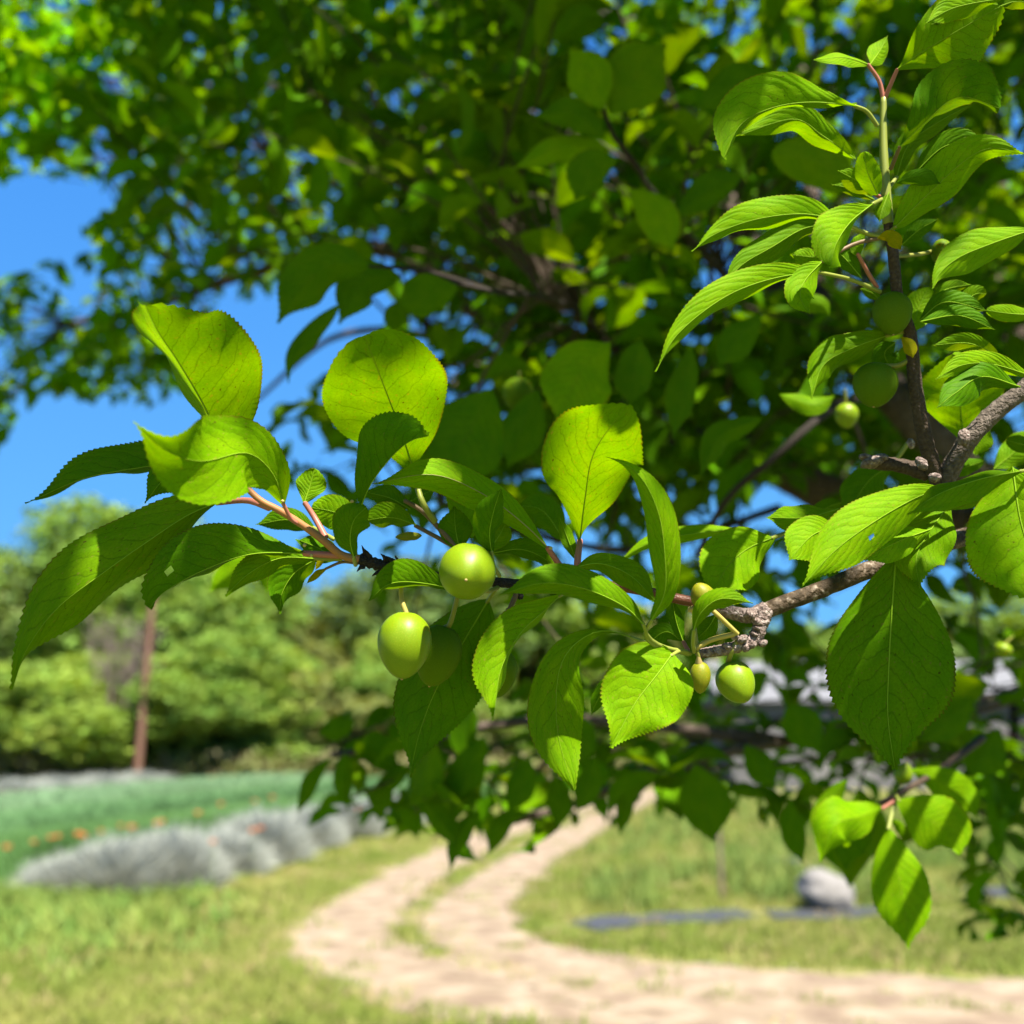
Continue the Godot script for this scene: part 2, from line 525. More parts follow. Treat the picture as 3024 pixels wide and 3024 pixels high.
func near_branch() -> void:
	part("branch", tube(pv([3420, 1790, 1.88, 3560, 1600, 1.3, 3480, 1480, 0.8, 3300, 1440, 0.55, 3190, 1472, 0.468]), 0.017, 0.0045, 40, 12, 0.13, 60.0), M.bark, tree)
	# wood: from the right edge to the tip, each stretch with the bark it has
	part("branch", tube(pv([3200, 1470, 0.47, 2980, 1545, 0.425, 2800, 1600, 0.395, 2620, 1662, 0.372, 2440, 1735, 0.362, 2300, 1788, 0.357, 2225, 1822, 0.355]), 0.0044, 0.0027, 70, 14, 0.13, 900.0), M.bark, tree, Vector3.ZERO, "rough brown fruiting branch flecked with pale grey lichen")
	part("branch", tube(pv([2262, 1800, 0.356, 2215, 1818, 0.355, 2150, 1806, 0.355, 2090, 1784, 0.356]), 0.0030, 0.0021, 40, 12, 0.16, 1300.0), M.grey_bark, tree)
	part("branch", tube(pv([2100, 1788, 0.356, 2000, 1768, 0.358, 1900, 1745, 0.36, 1790, 1728, 0.362, 1700, 1722, 0.363]), 0.0019, 0.0016, 24, 10, 0.04, 500.0), M.glossy_bark, tree, Vector3.ZERO, "smooth glossy red-brown length of the branch")
	part("branch", tube(pv([1715, 1722, 0.363, 1600, 1728, 0.365, 1500, 1722, 0.364, 1400, 1712, 0.362, 1290, 1702, 0.361, 1225, 1690, 0.36]), 0.0017, 0.0018, 30, 10, 0.18, 1200.0), M.dark_bark, tree)
	part("branch", tube(pv([1235, 1694, 0.36, 1180, 1672, 0.359, 1120, 1668, 0.358, 1062, 1650, 0.357]), 0.0016, 0.0022, 40, 12, 0.42, 900.0), M.dark_bark, tree, Vector3.ZERO, "blackish scaly length of the branch with torn bud scales")
	part("branch", tube(pv([1072, 1652, 0.357, 1010, 1640, 0.355, 960, 1600, 0.352, 900, 1555, 0.350, 830, 1510, 0.348, 770, 1478, 0.347, 715, 1430, 0.348, 660, 1398, 0.350]), 0.0015, 0.00095, 40, 10, 0.05, 900.0), M.shoot, tree, Vector3.ZERO, "smooth orange-pink young shoot at the branch end")
	part("branch", tube(pv([2262, 1800, 0.355, 2245, 1850, 0.353, 2228, 1886, 0.352, 2190, 1905, 0.351, 2130, 1920, 0.351, 2060, 1930, 0.352]), 0.0027, 0.0017, 50, 12, 0.30, 1100.0), M.grey_bark, tree, Vector3.ZERO, "grey knobbly fruit spur ringed with bud scars")
	# knots and bud-scale stubs on the spur and at the fork
	for b in [[2212, 1816, 0.352, 17, 14], [2234, 1836, 0.351, 15, 12], [2192, 1888, 0.349, 18, 12], [2222, 1904, 0.349, 14, 11], [2254, 1900, 0.350, 14, 10], [2170, 1880, 0.349, 12, 11], [2202, 1914, 0.349, 13, 12], [2148, 1910, 0.350, 18, 11]]:
		knob(b[0], b[1], b[2], b[3], b[4], M.grey_bark, "bud_scar")
	for r in [[2228, 1806, 2222, 1834], [2208, 1802, 2204, 1826], [2246, 1858, 2224, 1852], [2240, 1878, 2216, 1868], [2214, 1916, 2204, 1890], [2180, 1924, 2174, 1898], [2112, 1936, 2108, 1908]]:
		part("bud_scar", tube(pv([r[0], r[1], 0.352, (r[0] + r[2]) * 0.5 + 2, (r[1] + r[3]) * 0.5, 0.3490, r[2], r[3], 0.352]), 0.00055, 0.00055, 8, 6, 0.3, 1500.0), M.grey_bark, tree)
	for b in [[1080, 1640, 1068, 1610], [1092, 1646, 1078, 1622], [1140, 1652, 1124, 1636], [1162, 1660, 1140, 1642], [1178, 1664, 1166, 1640], [1072, 1672, 1054, 1688], [1120, 1690, 1098, 1702], [1210, 1678, 1198, 1656], [1650, 1730, 1628, 1746], [1530, 1730, 1512, 1752]]:
		part("bud_scale", tube(pv([b[0], b[1], 0.357, (b[0] + b[2]) * 0.5, (b[1] + b[3]) * 0.5 - 2, 0.3555, b[2], b[3], 0.3545]), 0.0011, 0.0001, 6, 6, 0.4, 1500.0), M.dark_bark, tree)
	for b in [[1725, 1697, 0.352, 11, 9], [2045, 1800, 0.351, 15, 11], [1040, 1480, 0.342, 5, 5], [835, 1480, 0.339, 5, 5], [900, 1610, 0.350, 6, 6], [920, 1640, 0.350, 5, 5], [1626, 1618, 0.355, 6, 5]]:
		knob(b[0], b[1], b[2], b[3], b[4], M.bud, "bud")
	part("branch", tube(pv([1540, 1765, 0.362, 1522, 1745, 0.362]), 0.0012, 0.0014, 6, 8), M.dark_bark, tree)
	part("petiole", tube(pv([1503, 1802, 0.36, 1518, 1770, 0.361, 1530, 1745, 0.362]), 0.0008, 0.0011, 6, 8), M.petiole_brown, tree)

	# --- the shoot's end
	lf([658, 1318, 0.364, 598, 1190, 0.348, 522, 1062, 0.330, 470, 985, 0.319, 431, 905, 0.311], 200, 80, -2, 5, {"pet": [664, 1395, 0.35], "mat": "leaf_young", "cup": -4, "tooth": 0.02})
	lf([838, 1492, 0.345, 806, 1400, 0.335, 730, 1338, 0.320, 600, 1362, 0.300, 490, 1330, 0.281, 394, 1243, 0.272], 114, 0, 12, 0, {"pet": [860, 1532, 0.347, 884, 1548, 0.3495], "mat": "leaf_young", "cup": -25, "pm": "petiole_pink", "tw": 55})
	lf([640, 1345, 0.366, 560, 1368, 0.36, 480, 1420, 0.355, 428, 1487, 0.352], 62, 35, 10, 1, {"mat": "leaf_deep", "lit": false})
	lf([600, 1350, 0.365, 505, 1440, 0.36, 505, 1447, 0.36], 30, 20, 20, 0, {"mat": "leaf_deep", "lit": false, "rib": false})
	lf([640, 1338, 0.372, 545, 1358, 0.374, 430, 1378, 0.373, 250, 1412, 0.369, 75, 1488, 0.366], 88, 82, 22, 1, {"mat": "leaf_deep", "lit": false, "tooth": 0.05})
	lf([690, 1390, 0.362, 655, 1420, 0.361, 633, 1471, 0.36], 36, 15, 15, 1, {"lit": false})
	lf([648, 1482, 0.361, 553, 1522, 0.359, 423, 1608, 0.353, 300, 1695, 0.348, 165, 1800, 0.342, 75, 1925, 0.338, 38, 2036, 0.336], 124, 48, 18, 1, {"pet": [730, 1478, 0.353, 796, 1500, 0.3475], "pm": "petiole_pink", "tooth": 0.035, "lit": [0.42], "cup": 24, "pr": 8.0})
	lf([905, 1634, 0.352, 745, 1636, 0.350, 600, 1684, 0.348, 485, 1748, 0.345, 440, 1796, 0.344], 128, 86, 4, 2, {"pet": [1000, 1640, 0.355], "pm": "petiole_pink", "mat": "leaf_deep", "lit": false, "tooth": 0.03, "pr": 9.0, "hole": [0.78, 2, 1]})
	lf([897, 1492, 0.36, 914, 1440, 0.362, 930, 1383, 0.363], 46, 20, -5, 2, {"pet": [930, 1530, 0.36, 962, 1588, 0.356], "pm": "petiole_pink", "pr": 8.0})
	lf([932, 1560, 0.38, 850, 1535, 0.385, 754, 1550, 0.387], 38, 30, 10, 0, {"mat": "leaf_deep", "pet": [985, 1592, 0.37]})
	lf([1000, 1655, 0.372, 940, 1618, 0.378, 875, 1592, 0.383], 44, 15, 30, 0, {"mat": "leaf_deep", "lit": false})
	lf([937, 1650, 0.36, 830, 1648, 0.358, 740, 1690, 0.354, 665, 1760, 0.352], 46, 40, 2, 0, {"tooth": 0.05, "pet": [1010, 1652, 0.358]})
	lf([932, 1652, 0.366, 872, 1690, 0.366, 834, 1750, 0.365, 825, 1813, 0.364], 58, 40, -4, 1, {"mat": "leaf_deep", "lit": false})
	lf([742, 1632, 0.60, 690, 1685, 0.60, 618, 1745, 0.60], 42, 20, 20, 0, {"mat": "leaf_young"})
	lf([840, 1625, 0.66, 800, 1690, 0.66, 790, 1752, 0.66], 46, 10, 20, 0, {"mat": "leaf_young"})
	lf([968, 1676, 0.358, 935, 1695, 0.357, 905, 1724, 0.356], 12, 10, 40, 0, {"mat": "leaf_yellow", "pet": [1010, 1660, 0.358, 1058, 1664, 0.357], "pm": "petiole_brown", "rib": false, "tooth": 0.0, "pr": 4.0, "label": "small withered yellow leaf at the foot of the shoot"})
	lf([962, 1630, 0.365, 945, 1660, 0.365, 930, 1685, 0.365], 10, 20, 20, 0, {"mat": "leaf_yellow", "rib": false, "tooth": 0.0})
	# --- upright pair left of the first plum
	lf([1226, 1408, 0.374, 1188, 1285, 0.356, 1130, 1130, 0.334, 1076, 990, 0.314], 166, 2, -4, 3, {"pet": [1246, 1480, 0.366, 1285, 1540, 0.37], "mat": "leaf_young", "cup": -14, "tooth": 0.018, "label": "broad round-topped leaf standing upright with the sun through it", "pr": 8.0})
	part("branch", tube(pv([1195, 1478, 0.374, 1245, 1508, 0.372, 1290, 1552, 0.37, 1350, 1622, 0.367, 1385, 1700, 0.364]), 0.0008, 0.0012, 20, 8, 0.1, 900.0), M.petiole_brown, tree)
	part("branch", tube(pv([1225, 1552, 0.374, 1300, 1592, 0.371, 1355, 1628, 0.368, 1395, 1700, 0.364]), 0.0007, 0.0010, 16, 8, 0.1, 900.0), M.petiole_brown, tree)
	lf([1062, 1504, 0.345, 1098, 1425, 0.340, 1158, 1348, 0.334, 1212, 1303, 0.328, 1266, 1288, 0.325], 120, 8, 105, 2, {"pet": [1045, 1570, 0.35, 1050, 1640, 0.356], "mat": "leaf_deep", "lit": false, "cup": 28})
	lf([1046, 1652, 0.338, 1034, 1592, 0.334, 1046, 1535, 0.331, 1082, 1498, 0.330], 62, 14, 38, 2, {"pet": [1050, 1668, 0.352], "mat": "leaf_deep", "lit": false})
	lf([1050, 1545, 0.372, 985, 1512, 0.372, 920, 1498, 0.372], 52, 8, 2, 5, {"mat": "leaf_young"})
	lf([1212, 1504, 0.376, 1150, 1470, 0.378, 1072, 1452, 0.380], 40, 40, 20, 0, {"mat": "leaf_deep", "lit": false})
	lf([1228, 1550, 0.372, 1155, 1528, 0.372, 1060, 1540, 0.373], 46, 50, 4, 0, {"lit": false, "tooth": 0.04})
	lf([1622, 1622, 0.360, 1548, 1548, 0.357, 1432, 1462, 0.353, 1280, 1402, 0.348, 1100, 1428, 0.343], 66, 30, 36, 0, {"pet": [1650, 1665, 0.362, 1688, 1712, 0.364], "pm": "petiole_pink", "lit": false, "rm": "midrib_pink", "pr": 8.0})
	lf([1452, 1636, 0.342, 1446, 1572, 0.338, 1460, 1502, 0.335, 1480, 1442, 0.333], 54, -2, 52, 0, {"pet": [1458, 1670, 0.345, 1475, 1700, 0.356], "mat": "leaf_deep", "lit": false})
	lf([1358, 1628, 0.366, 1345, 1560, 0.368, 1342, 1495, 0.369], 52, 12, 14, 0, {"mat": "leaf_deep", "lit": false, "pet": [1375, 1665, 0.364]})
	lf([1392, 1590, 0.376, 1372, 1520, 0.378, 1312, 1452, 0.380], 46, 20, 20, 1, {"lit": false})
	lf([1442, 1628, 0.362, 1475, 1580, 0.363, 1500, 1532, 0.364], 38, 20, 20, 0, {"lit": false})
	lf([1208, 1482, 0.384, 1245, 1462, 0.386, 1287, 1443, 0.388], 30, 15, 20, 0, {"mat": "leaf_deep", "lit": false})
	lf([1246, 1582, 0.371, 1208, 1585, 0.371, 1168, 1587, 0.371], 15, 30, 10, 5, {"mat": "leaf_brown", "lit": false, "rib": false, "tooth": 0.0, "label": "tiny rolled brownish leaf on the bare side twig"})
	lf([1458, 1632, 0.366, 1535, 1622, 0.368, 1602, 1646, 0.368, 1658, 1696, 0.366], 38, 0, 50, 0, {"mat": "leaf_deep", "lit": false, "tooth": 0.04})
	lf([1668, 1598, 0.41, 1602, 1508, 0.412, 1522, 1492, 0.415], 50, 20, 10, 0, {"mat": "leaf_deep", "lit": false})
	lf([1335, 1738, 0.362, 1262, 1724, 0.357, 1190, 1718, 0.349, 1138, 1730, 0.342, 1090, 1774, 0.338], 66, 70, -8, 0, {"pet": [1400, 1720, 0.362], "tooth": 0.012})
	# --- under the first plums
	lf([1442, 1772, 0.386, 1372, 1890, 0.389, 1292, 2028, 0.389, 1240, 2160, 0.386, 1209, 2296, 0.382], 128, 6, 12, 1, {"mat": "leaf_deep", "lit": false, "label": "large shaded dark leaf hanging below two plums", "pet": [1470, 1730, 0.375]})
	lf([1656, 1756, 0.352, 1602, 1808, 0.350, 1538, 1868, 0.347, 1480, 1975, 0.342, 1456, 2129, 0.336], 88, 80, -6, 0, {"pet": [1690, 1730, 0.36], "tooth": 0.035, "lit": [0.62, 0.85]})
	# --- the cluster at the middle of the branch
	lf([1905, 1848, 0.336, 1842, 1790, 0.331, 1725, 1738, 0.326, 1600, 1722, 0.322, 1475, 1758, 0.318], 66, 52, 22, 0, {"pet": [1918, 1885, 0.342, 1965, 1912, 0.346, 2030, 1925, 0.351], "lit": false, "cup": 30, "tooth": 0.02})
	lf([1920, 1838, 0.336, 1962, 1752, 0.331, 1963, 1640, 0.327, 1946, 1520, 0.325, 1902, 1422, 0.325, 1848, 1370, 0.328, 1790, 1349, 0.332], 64, 40, 34, 1, {"pet": [1905, 1868, 0.340, 1930, 1905, 0.344, 2025, 1928, 0.351], "mat": "leaf_young", "cup": 34, "wave": 0.03, "pucker": 0.02, "label": "long curled puckered leaf standing up in the middle", "tooth": 0.02})
	lf([1712, 1602, 0.370, 1728, 1470, 0.351, 1755, 1335, 0.331, 1852, 1196, 0.309], 134, 2, 14, 2, {"pet": [1706, 1650, 0.36, 1704, 1715, 0.362], "pm": "petiole_pink", "mat": "leaf_young", "cup": -12, "tooth": 0.02, "label": "tall upright leaf glowing yellow-green, right of the first plum", "pr": 9.0})
	lf([1702, 1655, 0.366, 1680, 1600, 0.366, 1653, 1528, 0.367], 22, 10, 20, 0, {"mat": "leaf"})
	lf([1648, 1690, 0.367, 1630, 1660, 0.367, 1612, 1635, 0.367], 12, 10, 20, 0, {"rib": false})
	lf([1694, 1676, 0.352, 1772, 1664, 0.349, 1862, 1700, 0.345, 1942, 1782, 0.341], 48, 26, 34, 0, {"pet": [1704, 1700, 0.358], "lit": false})
	lf([2190, 1565, 0.42, 2052, 1575, 0.42, 1922, 1602, 0.42, 1812, 1668, 0.42], 32, 40, 30, 1, {"mat": "leaf_young"})
	lf([2286, 1586, 0.386, 2205, 1622, 0.384, 2145, 1678, 0.380, 2102, 1760, 0.374], 92, 6, 0, 0, {"pet": [2330, 1570, 0.392], "mat": "leaf_young"})
	lf([2046, 1868, 0.338, 2068, 1812, 0.334, 2128, 1768, 0.331, 2224, 1780, 0.329], 38, 25, 42, 0, {"pet": [2046, 1900, 0.344, 2050, 1925, 0.350], "tooth": 0.04})
	lf([1986, 1930, 0.345, 1942, 1990, 0.340, 1872, 2082, 0.335, 1804, 2209, 0.330], 124, 2, -8, 4, {"pet": [2010, 1922, 0.349, 2040, 1930, 0.352], "mat": "leaf_young", "label": "bright heart-shaped leaf beside the two small plums"})
	lf([1872, 1884, 0.349, 1782, 1862, 0.346, 1702, 1898, 0.344, 1655, 1968, 0.343, 1642, 2080, 0.343, 1652, 2190, 0.341, 1696, 2334, 0.336], 84, 6, 8, 6, {"pet": [1930, 1905, 0.350, 2035, 1932, 0.352], "lit": [0.9], "tw": 40, "tooth": 0.03, "label": "drooping leaf with a twisted neck, sunlit only at its tip"})
	lf([1806, 1985, 0.386, 1778, 2040, 0.387, 1744, 2112, 0.388], 26, 20, 30, 0, {"mat": "leaf_deep", "lit": false})
	lf([2014, 1892, 0.362, 1962, 1866, 0.364, 1895, 1918, 0.366], 32, 20, 20, 0, {"mat": "leaf_deep", "lit": false})
	lf([2020, 1902, 0.356, 1998, 1838, 0.357, 1985, 1770, 0.358], 24, 30, 20, 0, {"pet": [2032, 1922, 0.353], "pm": "petiole_pink"})
	lf([2116, 1812, 0.374, 2090, 1855, 0.375, 2052, 1892, 0.376], 30, 20, 20, 0, {"mat": "leaf_deep", "lit": false})
	# --- right of the fork
	lf([2480, 1552, 0.372, 2400, 1580, 0.366, 2330, 1654, 0.360], 66, 20, 14, 0, {"mat": "leaf_young"})
	lf([2478, 1502, 0.384, 2380, 1528, 0.378, 2262, 1528, 0.372], 46, 20, 30, 0, {"lit": false})
	lf([2790, 1440, 0.345, 2705, 1470, 0.340, 2590, 1535, 0.334, 2470, 1622, 0.328, 2370, 1730, 0.324], 84, 26, 14, 0, {"mat": "leaf_young", "tooth": 0.03, "hole": [0.52, 2, 0], "label": "bright sunlit leaf with a small insect hole", "pet": [2960, 1405, 0.36]})
	lf([3020, 1390, 0.335, 2890, 1416, 0.332, 2770, 1460, 0.328, 2680, 1520, 0.325], 62, 12, 66, 0, {"pet": [3080, 1385, 0.34], "lit": false})
	lf([2815, 1475, 0.362, 2752, 1560, 0.354, 2706, 1645, 0.349, 2716, 1734, 0.344], 88, 18, 26, 0, {"lit": false})
	lf([2750, 1562, 0.352, 2645, 1602, 0.346, 2545, 1655, 0.340], 50, 10, 30, 0, {"mat": "leaf_young"})
	lf([3035, 1424, 0.362, 2922, 1442, 0.362, 2798, 1508, 0.362], 42, 30, 18, 0, {"mat": "leaf"})
	lf([2990, 1380, 0.342, 3012, 1530, 0.336, 3050, 1660, 0.331, 3092, 1810, 0.327], 162, -8, -12, 0, {"mat": "leaf_young"})
	lf([2640, 1372, 0.43, 2565, 1420, 0.43, 2496, 1530, 0.43], 62, 12, 20, 0, {"mat": "leaf_deep", "lit": false, "pet": [2680, 1310, 0.43]})
	lf([2500, 1480, 0.44, 2440, 1500, 0.44, 2380, 1545, 0.44], 30, 12, 20, 0, {"mat": "leaf_deep", "lit": false})
	lf([2646, 1640, 0.358, 2634, 1800, 0.354, 2625, 1960, 0.351, 2622, 2120, 0.349, 2643, 2273, 0.346], 176, -4, 6, 0, {"pet": [2650, 1600, 0.366, 2640, 1560, 0.38], "mat": "leaf_deep", "lit": false, "tooth": 0.03, "label": "largest hanging leaf, deep green in shade, below the sunlit branch"})
	lf([2800, 1400, 0.43, 2850, 1380, 0.43, 2905, 1362, 0.43], 26, 20, 20, 5, {"mat": "leaf_deep", "lit": false})
	lf([2935, 1385, 0.44, 3000, 1330, 0.44, 3060, 1260, 0.44], 46, 20, 10, 0, {})
	lf([3060, 1320, 0.41, 3010, 1310, 0.41, 2972, 1300, 0.41], 26, 10, 20, 5, {"mat": "leaf_deep", "lit": false})


func knob(x: float, y: float, d: float, rx: float, ry: float, mat: Material, called: String) -> void:
	var st := SurfaceTool.new()
	st.begin(Mesh.PRIMITIVE_TRIANGLES)
	var s := SphereMesh.new()
	s.radius = rx / FOCAL * d * pull
	s.height = 2.0 * ry / FOCAL * d * pull
	s.radial_segments = 12
	s.rings = 7
	var a := s.surface_get_arrays(0)
	var v: PackedVector3Array = a[Mesh.ARRAY_VERTEX]
	for i in v.size():
		var q := (v[i] + P(x, y, d)) * 700.0
		v[i] *= 1.0 + 0.28 * noise.get_noise_3d(q.x, q.y, q.z)
	a[Mesh.ARRAY_VERTEX] = v
	var m := ArrayMesh.new()
	m.add_surface_from_arrays(Mesh.PRIMITIVE_TRIANGLES, a)
	st.append_from(m, 0, Transform3D(Basis.from_euler(Vector3(0, 0, rng.randf_range(-0.7, 0.7))), Vector3.ZERO))
	part(called, st.commit(), mat, tree, P(x, y, d))


# ---------------------------------------------------------------- the upright shoot on the right

func right_shoot() -> void:
	pull = 0.905
	part("branch", tube(pv([2795, 1470, 0.43, 2758, 1390, 0.425, 2728, 1280, 0.422, 2702, 1135, 0.420, 2688, 990, 0.418, 2652, 880, 0.416, 2638, 756, 0.414, 2622, 650, 0.412]), 0.0031, 0.0018, 50, 12, 0.14, 700.0), M.shoot_bark, tree, Vector3.ZERO, "dark upright side branch carrying arched leaves")
	part("branch", tube(pv([2622, 660, 0.412, 2612, 504, 0.414, 2608, 400, 0.416, 2609, 290, 0.418]), 0.0020, 0.0011, 24, 10, 0.05, 700.0), M.petiole, tree)
	part("branch", tube(pv([3120, 1060, 0.42, 3024, 1150, 0.42, 2940, 1215, 0.42, 2860, 1300, 0.42, 2800, 1400, 0.425, 2778, 1480, 0.43]), 0.0031, 0.0037, 40, 12, 0.10, 700.0), M.limb_grey, tree, Vector3.ZERO, "grey-brown branch slanting in from the right edge")
	for b in [[2846, 1292, 0.412, 18, 26], [2722, 1370, 0.41, 16, 22], [2760, 1410, 0.41, 18, 14], [2690, 1310, 0.412, 12, 16], [2575, 1365, 0.43, 34, 18], [2600, 1352, 0.43, 22, 12], [2555, 1350, 0.43, 20, 9]]:
		knob(b[0], b[1], b[2], b[3], b[4], M.grey_bark, "bud_scar")
	part("branch", tube(pv([2740, 1400, 0.43, 2660, 1375, 0.432, 2560, 1365, 0.432]), 0.0030, 0.0024, 16, 10, 0.2, 700.0), M.shoot_bark, tree)
	part("branch", tube(pv([3430, 1330, 2.2, 3600, 1100, 1.5, 3500, 960, 0.85, 3270, 985, 0.52, 3112, 1066, 0.42]), 0.014, 0.0032, 40, 12, 0.1, 60.0), M.limb_grey, tree)
	lf([2568, 192, 0.418, 2492, 170, 0.41, 2402, 178, 0.402], 34, -50, 70, 0, {"pet": [2596, 240, 0.418, 2608, 292, 0.418], "pm": "petiole_pink", "mat": "leaf_young"})
	lf([2570, 190, 0.42, 2598, 150, 0.428, 2622, 106, 0.432], 34, 6, 30, 0, {"mat": "leaf_young"})
	lf([2642, 210, 0.415, 2732, 148, 0.408, 2850, 78, 0.402, 2955, 18, 0.40], 108, 10, 8, 2, {"pet": [2612, 292, 0.418], "pm": "petiole_pink", "mat": "leaf_young", "cup": -10})
	lf([2530, 314, 0.412, 2402, 302, 0.406, 2290, 316, 0.400, 2190, 365, 0.396, 2138, 467, 0.392], 100, 74, 0, 2, {"pet": [2560, 330, 0.414, 2590, 372, 0.416], "mat": "leaf_young", "cup": 30, "tooth": 0.015, "label": "large arched yellow-green leaf high on the right shoot"})
	lf([2526, 470, 0.43, 2430, 402, 0.428, 2340, 352, 0.424, 2162, 407, 0.42], 44, 30, 10, 1, {})
	lf([2650, 440, 0.405, 2732, 362, 0.398, 2802, 298, 0.394, 2860, 288, 0.390, 2952, 320, 0.386], 100, 0, 78, 2, {"pet": [2630, 500, 0.411], "mat": "leaf_deep", "lit": false, "pm": "petiole_brown"})
	lf([2645, 530, 0.42, 2682, 430, 0.42, 2762, 366, 0.42, 2892, 296, 0.42], 40, 20, 40, 1, {"pet": [2622, 560, 0.413], "lit": false})
	lf([2828, 305, 0.44, 2878, 240, 0.44, 2872, 172, 0.44], 58, 10, 10, 0, {"mat": "leaf_deep", "lit": false})
	lf([2590, 578, 0.41, 2540, 540, 0.406, 2474, 504, 0.402], 34, 10, 20, 0, {"pet": [2612, 590, 0.412], "pm": "petiole_pink"})
	lf([2592, 575, 0.405, 2560, 505, 0.402, 2552, 448, 0.400], 36, 10, 10, 5, {"lit": false})
	lf([2585, 592, 0.415, 2520, 560, 0.415, 2455, 545, 0.415], 18, 10, 20, 0, {"lit": false})
	lf([2638, 676, 0.408, 2742, 572, 0.402, 2852, 472, 0.397, 2932, 437, 0.394, 3032, 457, 0.390], 66, -2, 34, 1, {"pet": [2622, 690, 0.413], "mat": "leaf_young"})
	lf([2700, 512, 0.415, 2800, 428, 0.41, 2932, 436, 0.405], 46, 20, 20, 0, {"mat": "leaf_deep", "lit": false})
	lf([2645, 540, 0.402, 2715, 522, 0.398, 2778, 542, 0.395], 26, 20, 20, 0, {"mat": "leaf_deep", "lit": false, "rib": false})
	lf([2625, 568, 0.405, 2606, 615, 0.402, 2596, 655, 0.400], 25, 10, 40, 0, {"lit": false})
	lf([2490, 654, 0.408, 2372, 632, 0.402, 2232, 648, 0.396, 2110, 692, 0.391, 2044, 743, 0.388], 62, 58, 16, 1, {"pet": [2560, 690, 0.41, 2615, 700, 0.413], "mat": "leaf_young", "cup": 26})
	lf([2482, 668, 0.425, 2382, 672, 0.422, 2282, 728, 0.418, 2180, 792, 0.414, 2138, 876, 0.410], 48, 40, 18, 1, {"pet": [2560, 690, 0.417, 2618, 700, 0.413], "lit": false})
	lf([2582, 598, 0.395, 2512, 655, 0.388, 2468, 722, 0.380, 2453, 785, 0.375], 82, 64, -8, 2, {"pet": [2612, 585, 0.41], "mat": "leaf_young", "label": "pale green folded leaf at the middle of the right shoot"})
	lf([2440, 762, 0.43, 2390, 758, 0.43, 2332, 752, 0.43], 26, 10, 20, 0, {"mat": "leaf_young"})
	lf([2423, 803, 0.403, 2302, 818, 0.397, 2182, 856, 0.391, 2082, 916, 0.386, 1990, 1000, 0.381, 1938, 1098, 0.377], 56, 56, 8, 1, {"pet": [2510, 825, 0.41, 2600, 862, 0.416], "mat": "leaf_young", "cup": 26, "label": "longest arched narrow leaf, bright along its back"})
	lf([2432, 768, 0.402, 2376, 830, 0.397, 2364, 880, 0.393, 2393, 927, 0.390], 48, 24, 2, 0, {"pet": [2520, 722, 0.408, 2612, 700, 0.413], "pm": "petiole_brown", "lit": false})
	lf([2545, 822, 0.412, 2492, 760, 0.414, 2436, 715, 0.416], 30, 20, 20, 0, {"mat": "leaf_deep", "lit": false})
	lf([2533, 757, 0.412, 2530, 725, 0.412, 2550, 690, 0.412], 20, 10, 10, 5, {"mat": "leaf_young", "pet": [2560, 800, 0.414, 2590, 850, 0.416], "pm": "petiole_pink", "rib": false})
	lf([3042, 680, 0.392, 2932, 718, 0.389, 2832, 760, 0.386, 2772, 810, 0.383, 2752, 853, 0.381], 62, 26, 22, 1, {"mat": "leaf_young"})
	lf([3050, 930, 0.37, 2982, 926, 0.37, 2912, 916, 0.37], 28, 20, 20, 5, {"mat": "leaf_young"})
	lf([2692, 978, 0.44, 2712, 912, 0.442, 2742, 848, 0.444], 46, 4, 2, 5, {"mat": "leaf_young"})
	lf([2716, 945, 0.42, 2792, 892, 0.418, 2916, 918, 0.416], 38, 20, 10, 0, {"mat": "leaf_deep", "lit": false})
	lf([2716, 950, 0.41, 2832, 932, 0.408, 2938, 974, 0.406], 34, 20, 20, 0, {"mat": "leaf_deep", "lit": false})
	lf([2748, 880, 0.432, 2802, 852, 0.432, 2868, 840, 0.432], 22, 0, 20, 0, {})
	lf([2838, 895, 0.426, 2882, 868, 0.426, 2912, 868, 0.426], 28, 0, 20, 5, {})
	lf([2960, 1056, 0.41, 2862, 1014, 0.408, 2752, 1020, 0.406], 30, 30, -6, 0, {"mat": "leaf"})
	lf([3052, 1112, 0.386, 2932, 1076, 0.382, 2842, 1078, 0.378, 2762, 1120, 0.375], 40, 30, 16, 0, {"mat": "leaf_young"})
	lf([3012, 1142, 0.382, 2902, 1112, 0.378, 2825, 1158, 0.374, 2766, 1204, 0.370], 54, 16, 26, 0, {"lit": false})
	lf([2852, 1316, 0.462, 2838, 1222, 0.46, 2832, 1132, 0.456, 2812, 1045, 0.452], 118, 4, -6, 2, {"mat": "leaf_young"})
	lf([2905, 1250, 0.47, 2890, 1300, 0.47, 2880, 1345, 0.47], 40, 4, 10, 0, {"mat": "leaf_young"})
	lf([2622, 990, 0.420, 2522, 1026, 0.416, 2432, 1078, 0.411, 2396, 1180, 0.406], 58, 44, 16, 1, {"pet": [2680, 975, 0.418], "lit": false})
	lf([2645, 1010, 0.432, 2612, 1045, 0.433, 2640, 1104, 0.434], 40, 10, 10, 0, {"mat": "leaf_deep", "lit": false})
	lf([2602, 892, 0.43, 2576, 866, 0.43, 2540, 852, 0.43], 18, 10, 20, 0, {})
	lf([2590, 702, 0.40, 2630, 700, 0.398, 2661, 738, 0.396], 22, 10, 20, 0, {"mat": "leaf_yellow", "lit": false, "rib": false, "label": "small yellowed leaf on the upright shoot"})
	lf([2662, 995, 0.41, 2684, 1020, 0.409, 2696, 1058, 0.408], 20, 10, 20, 0, {"mat": "leaf_yellow", "lit": false, "rib": false, "label": "yellow withering leaf under a shaded plum"})
	lf([2660, 726, 0.425, 2712, 680, 0.425, 2772, 645, 0.425], 26, 10, 20, 0, {"mat": "leaf_deep", "lit": false})
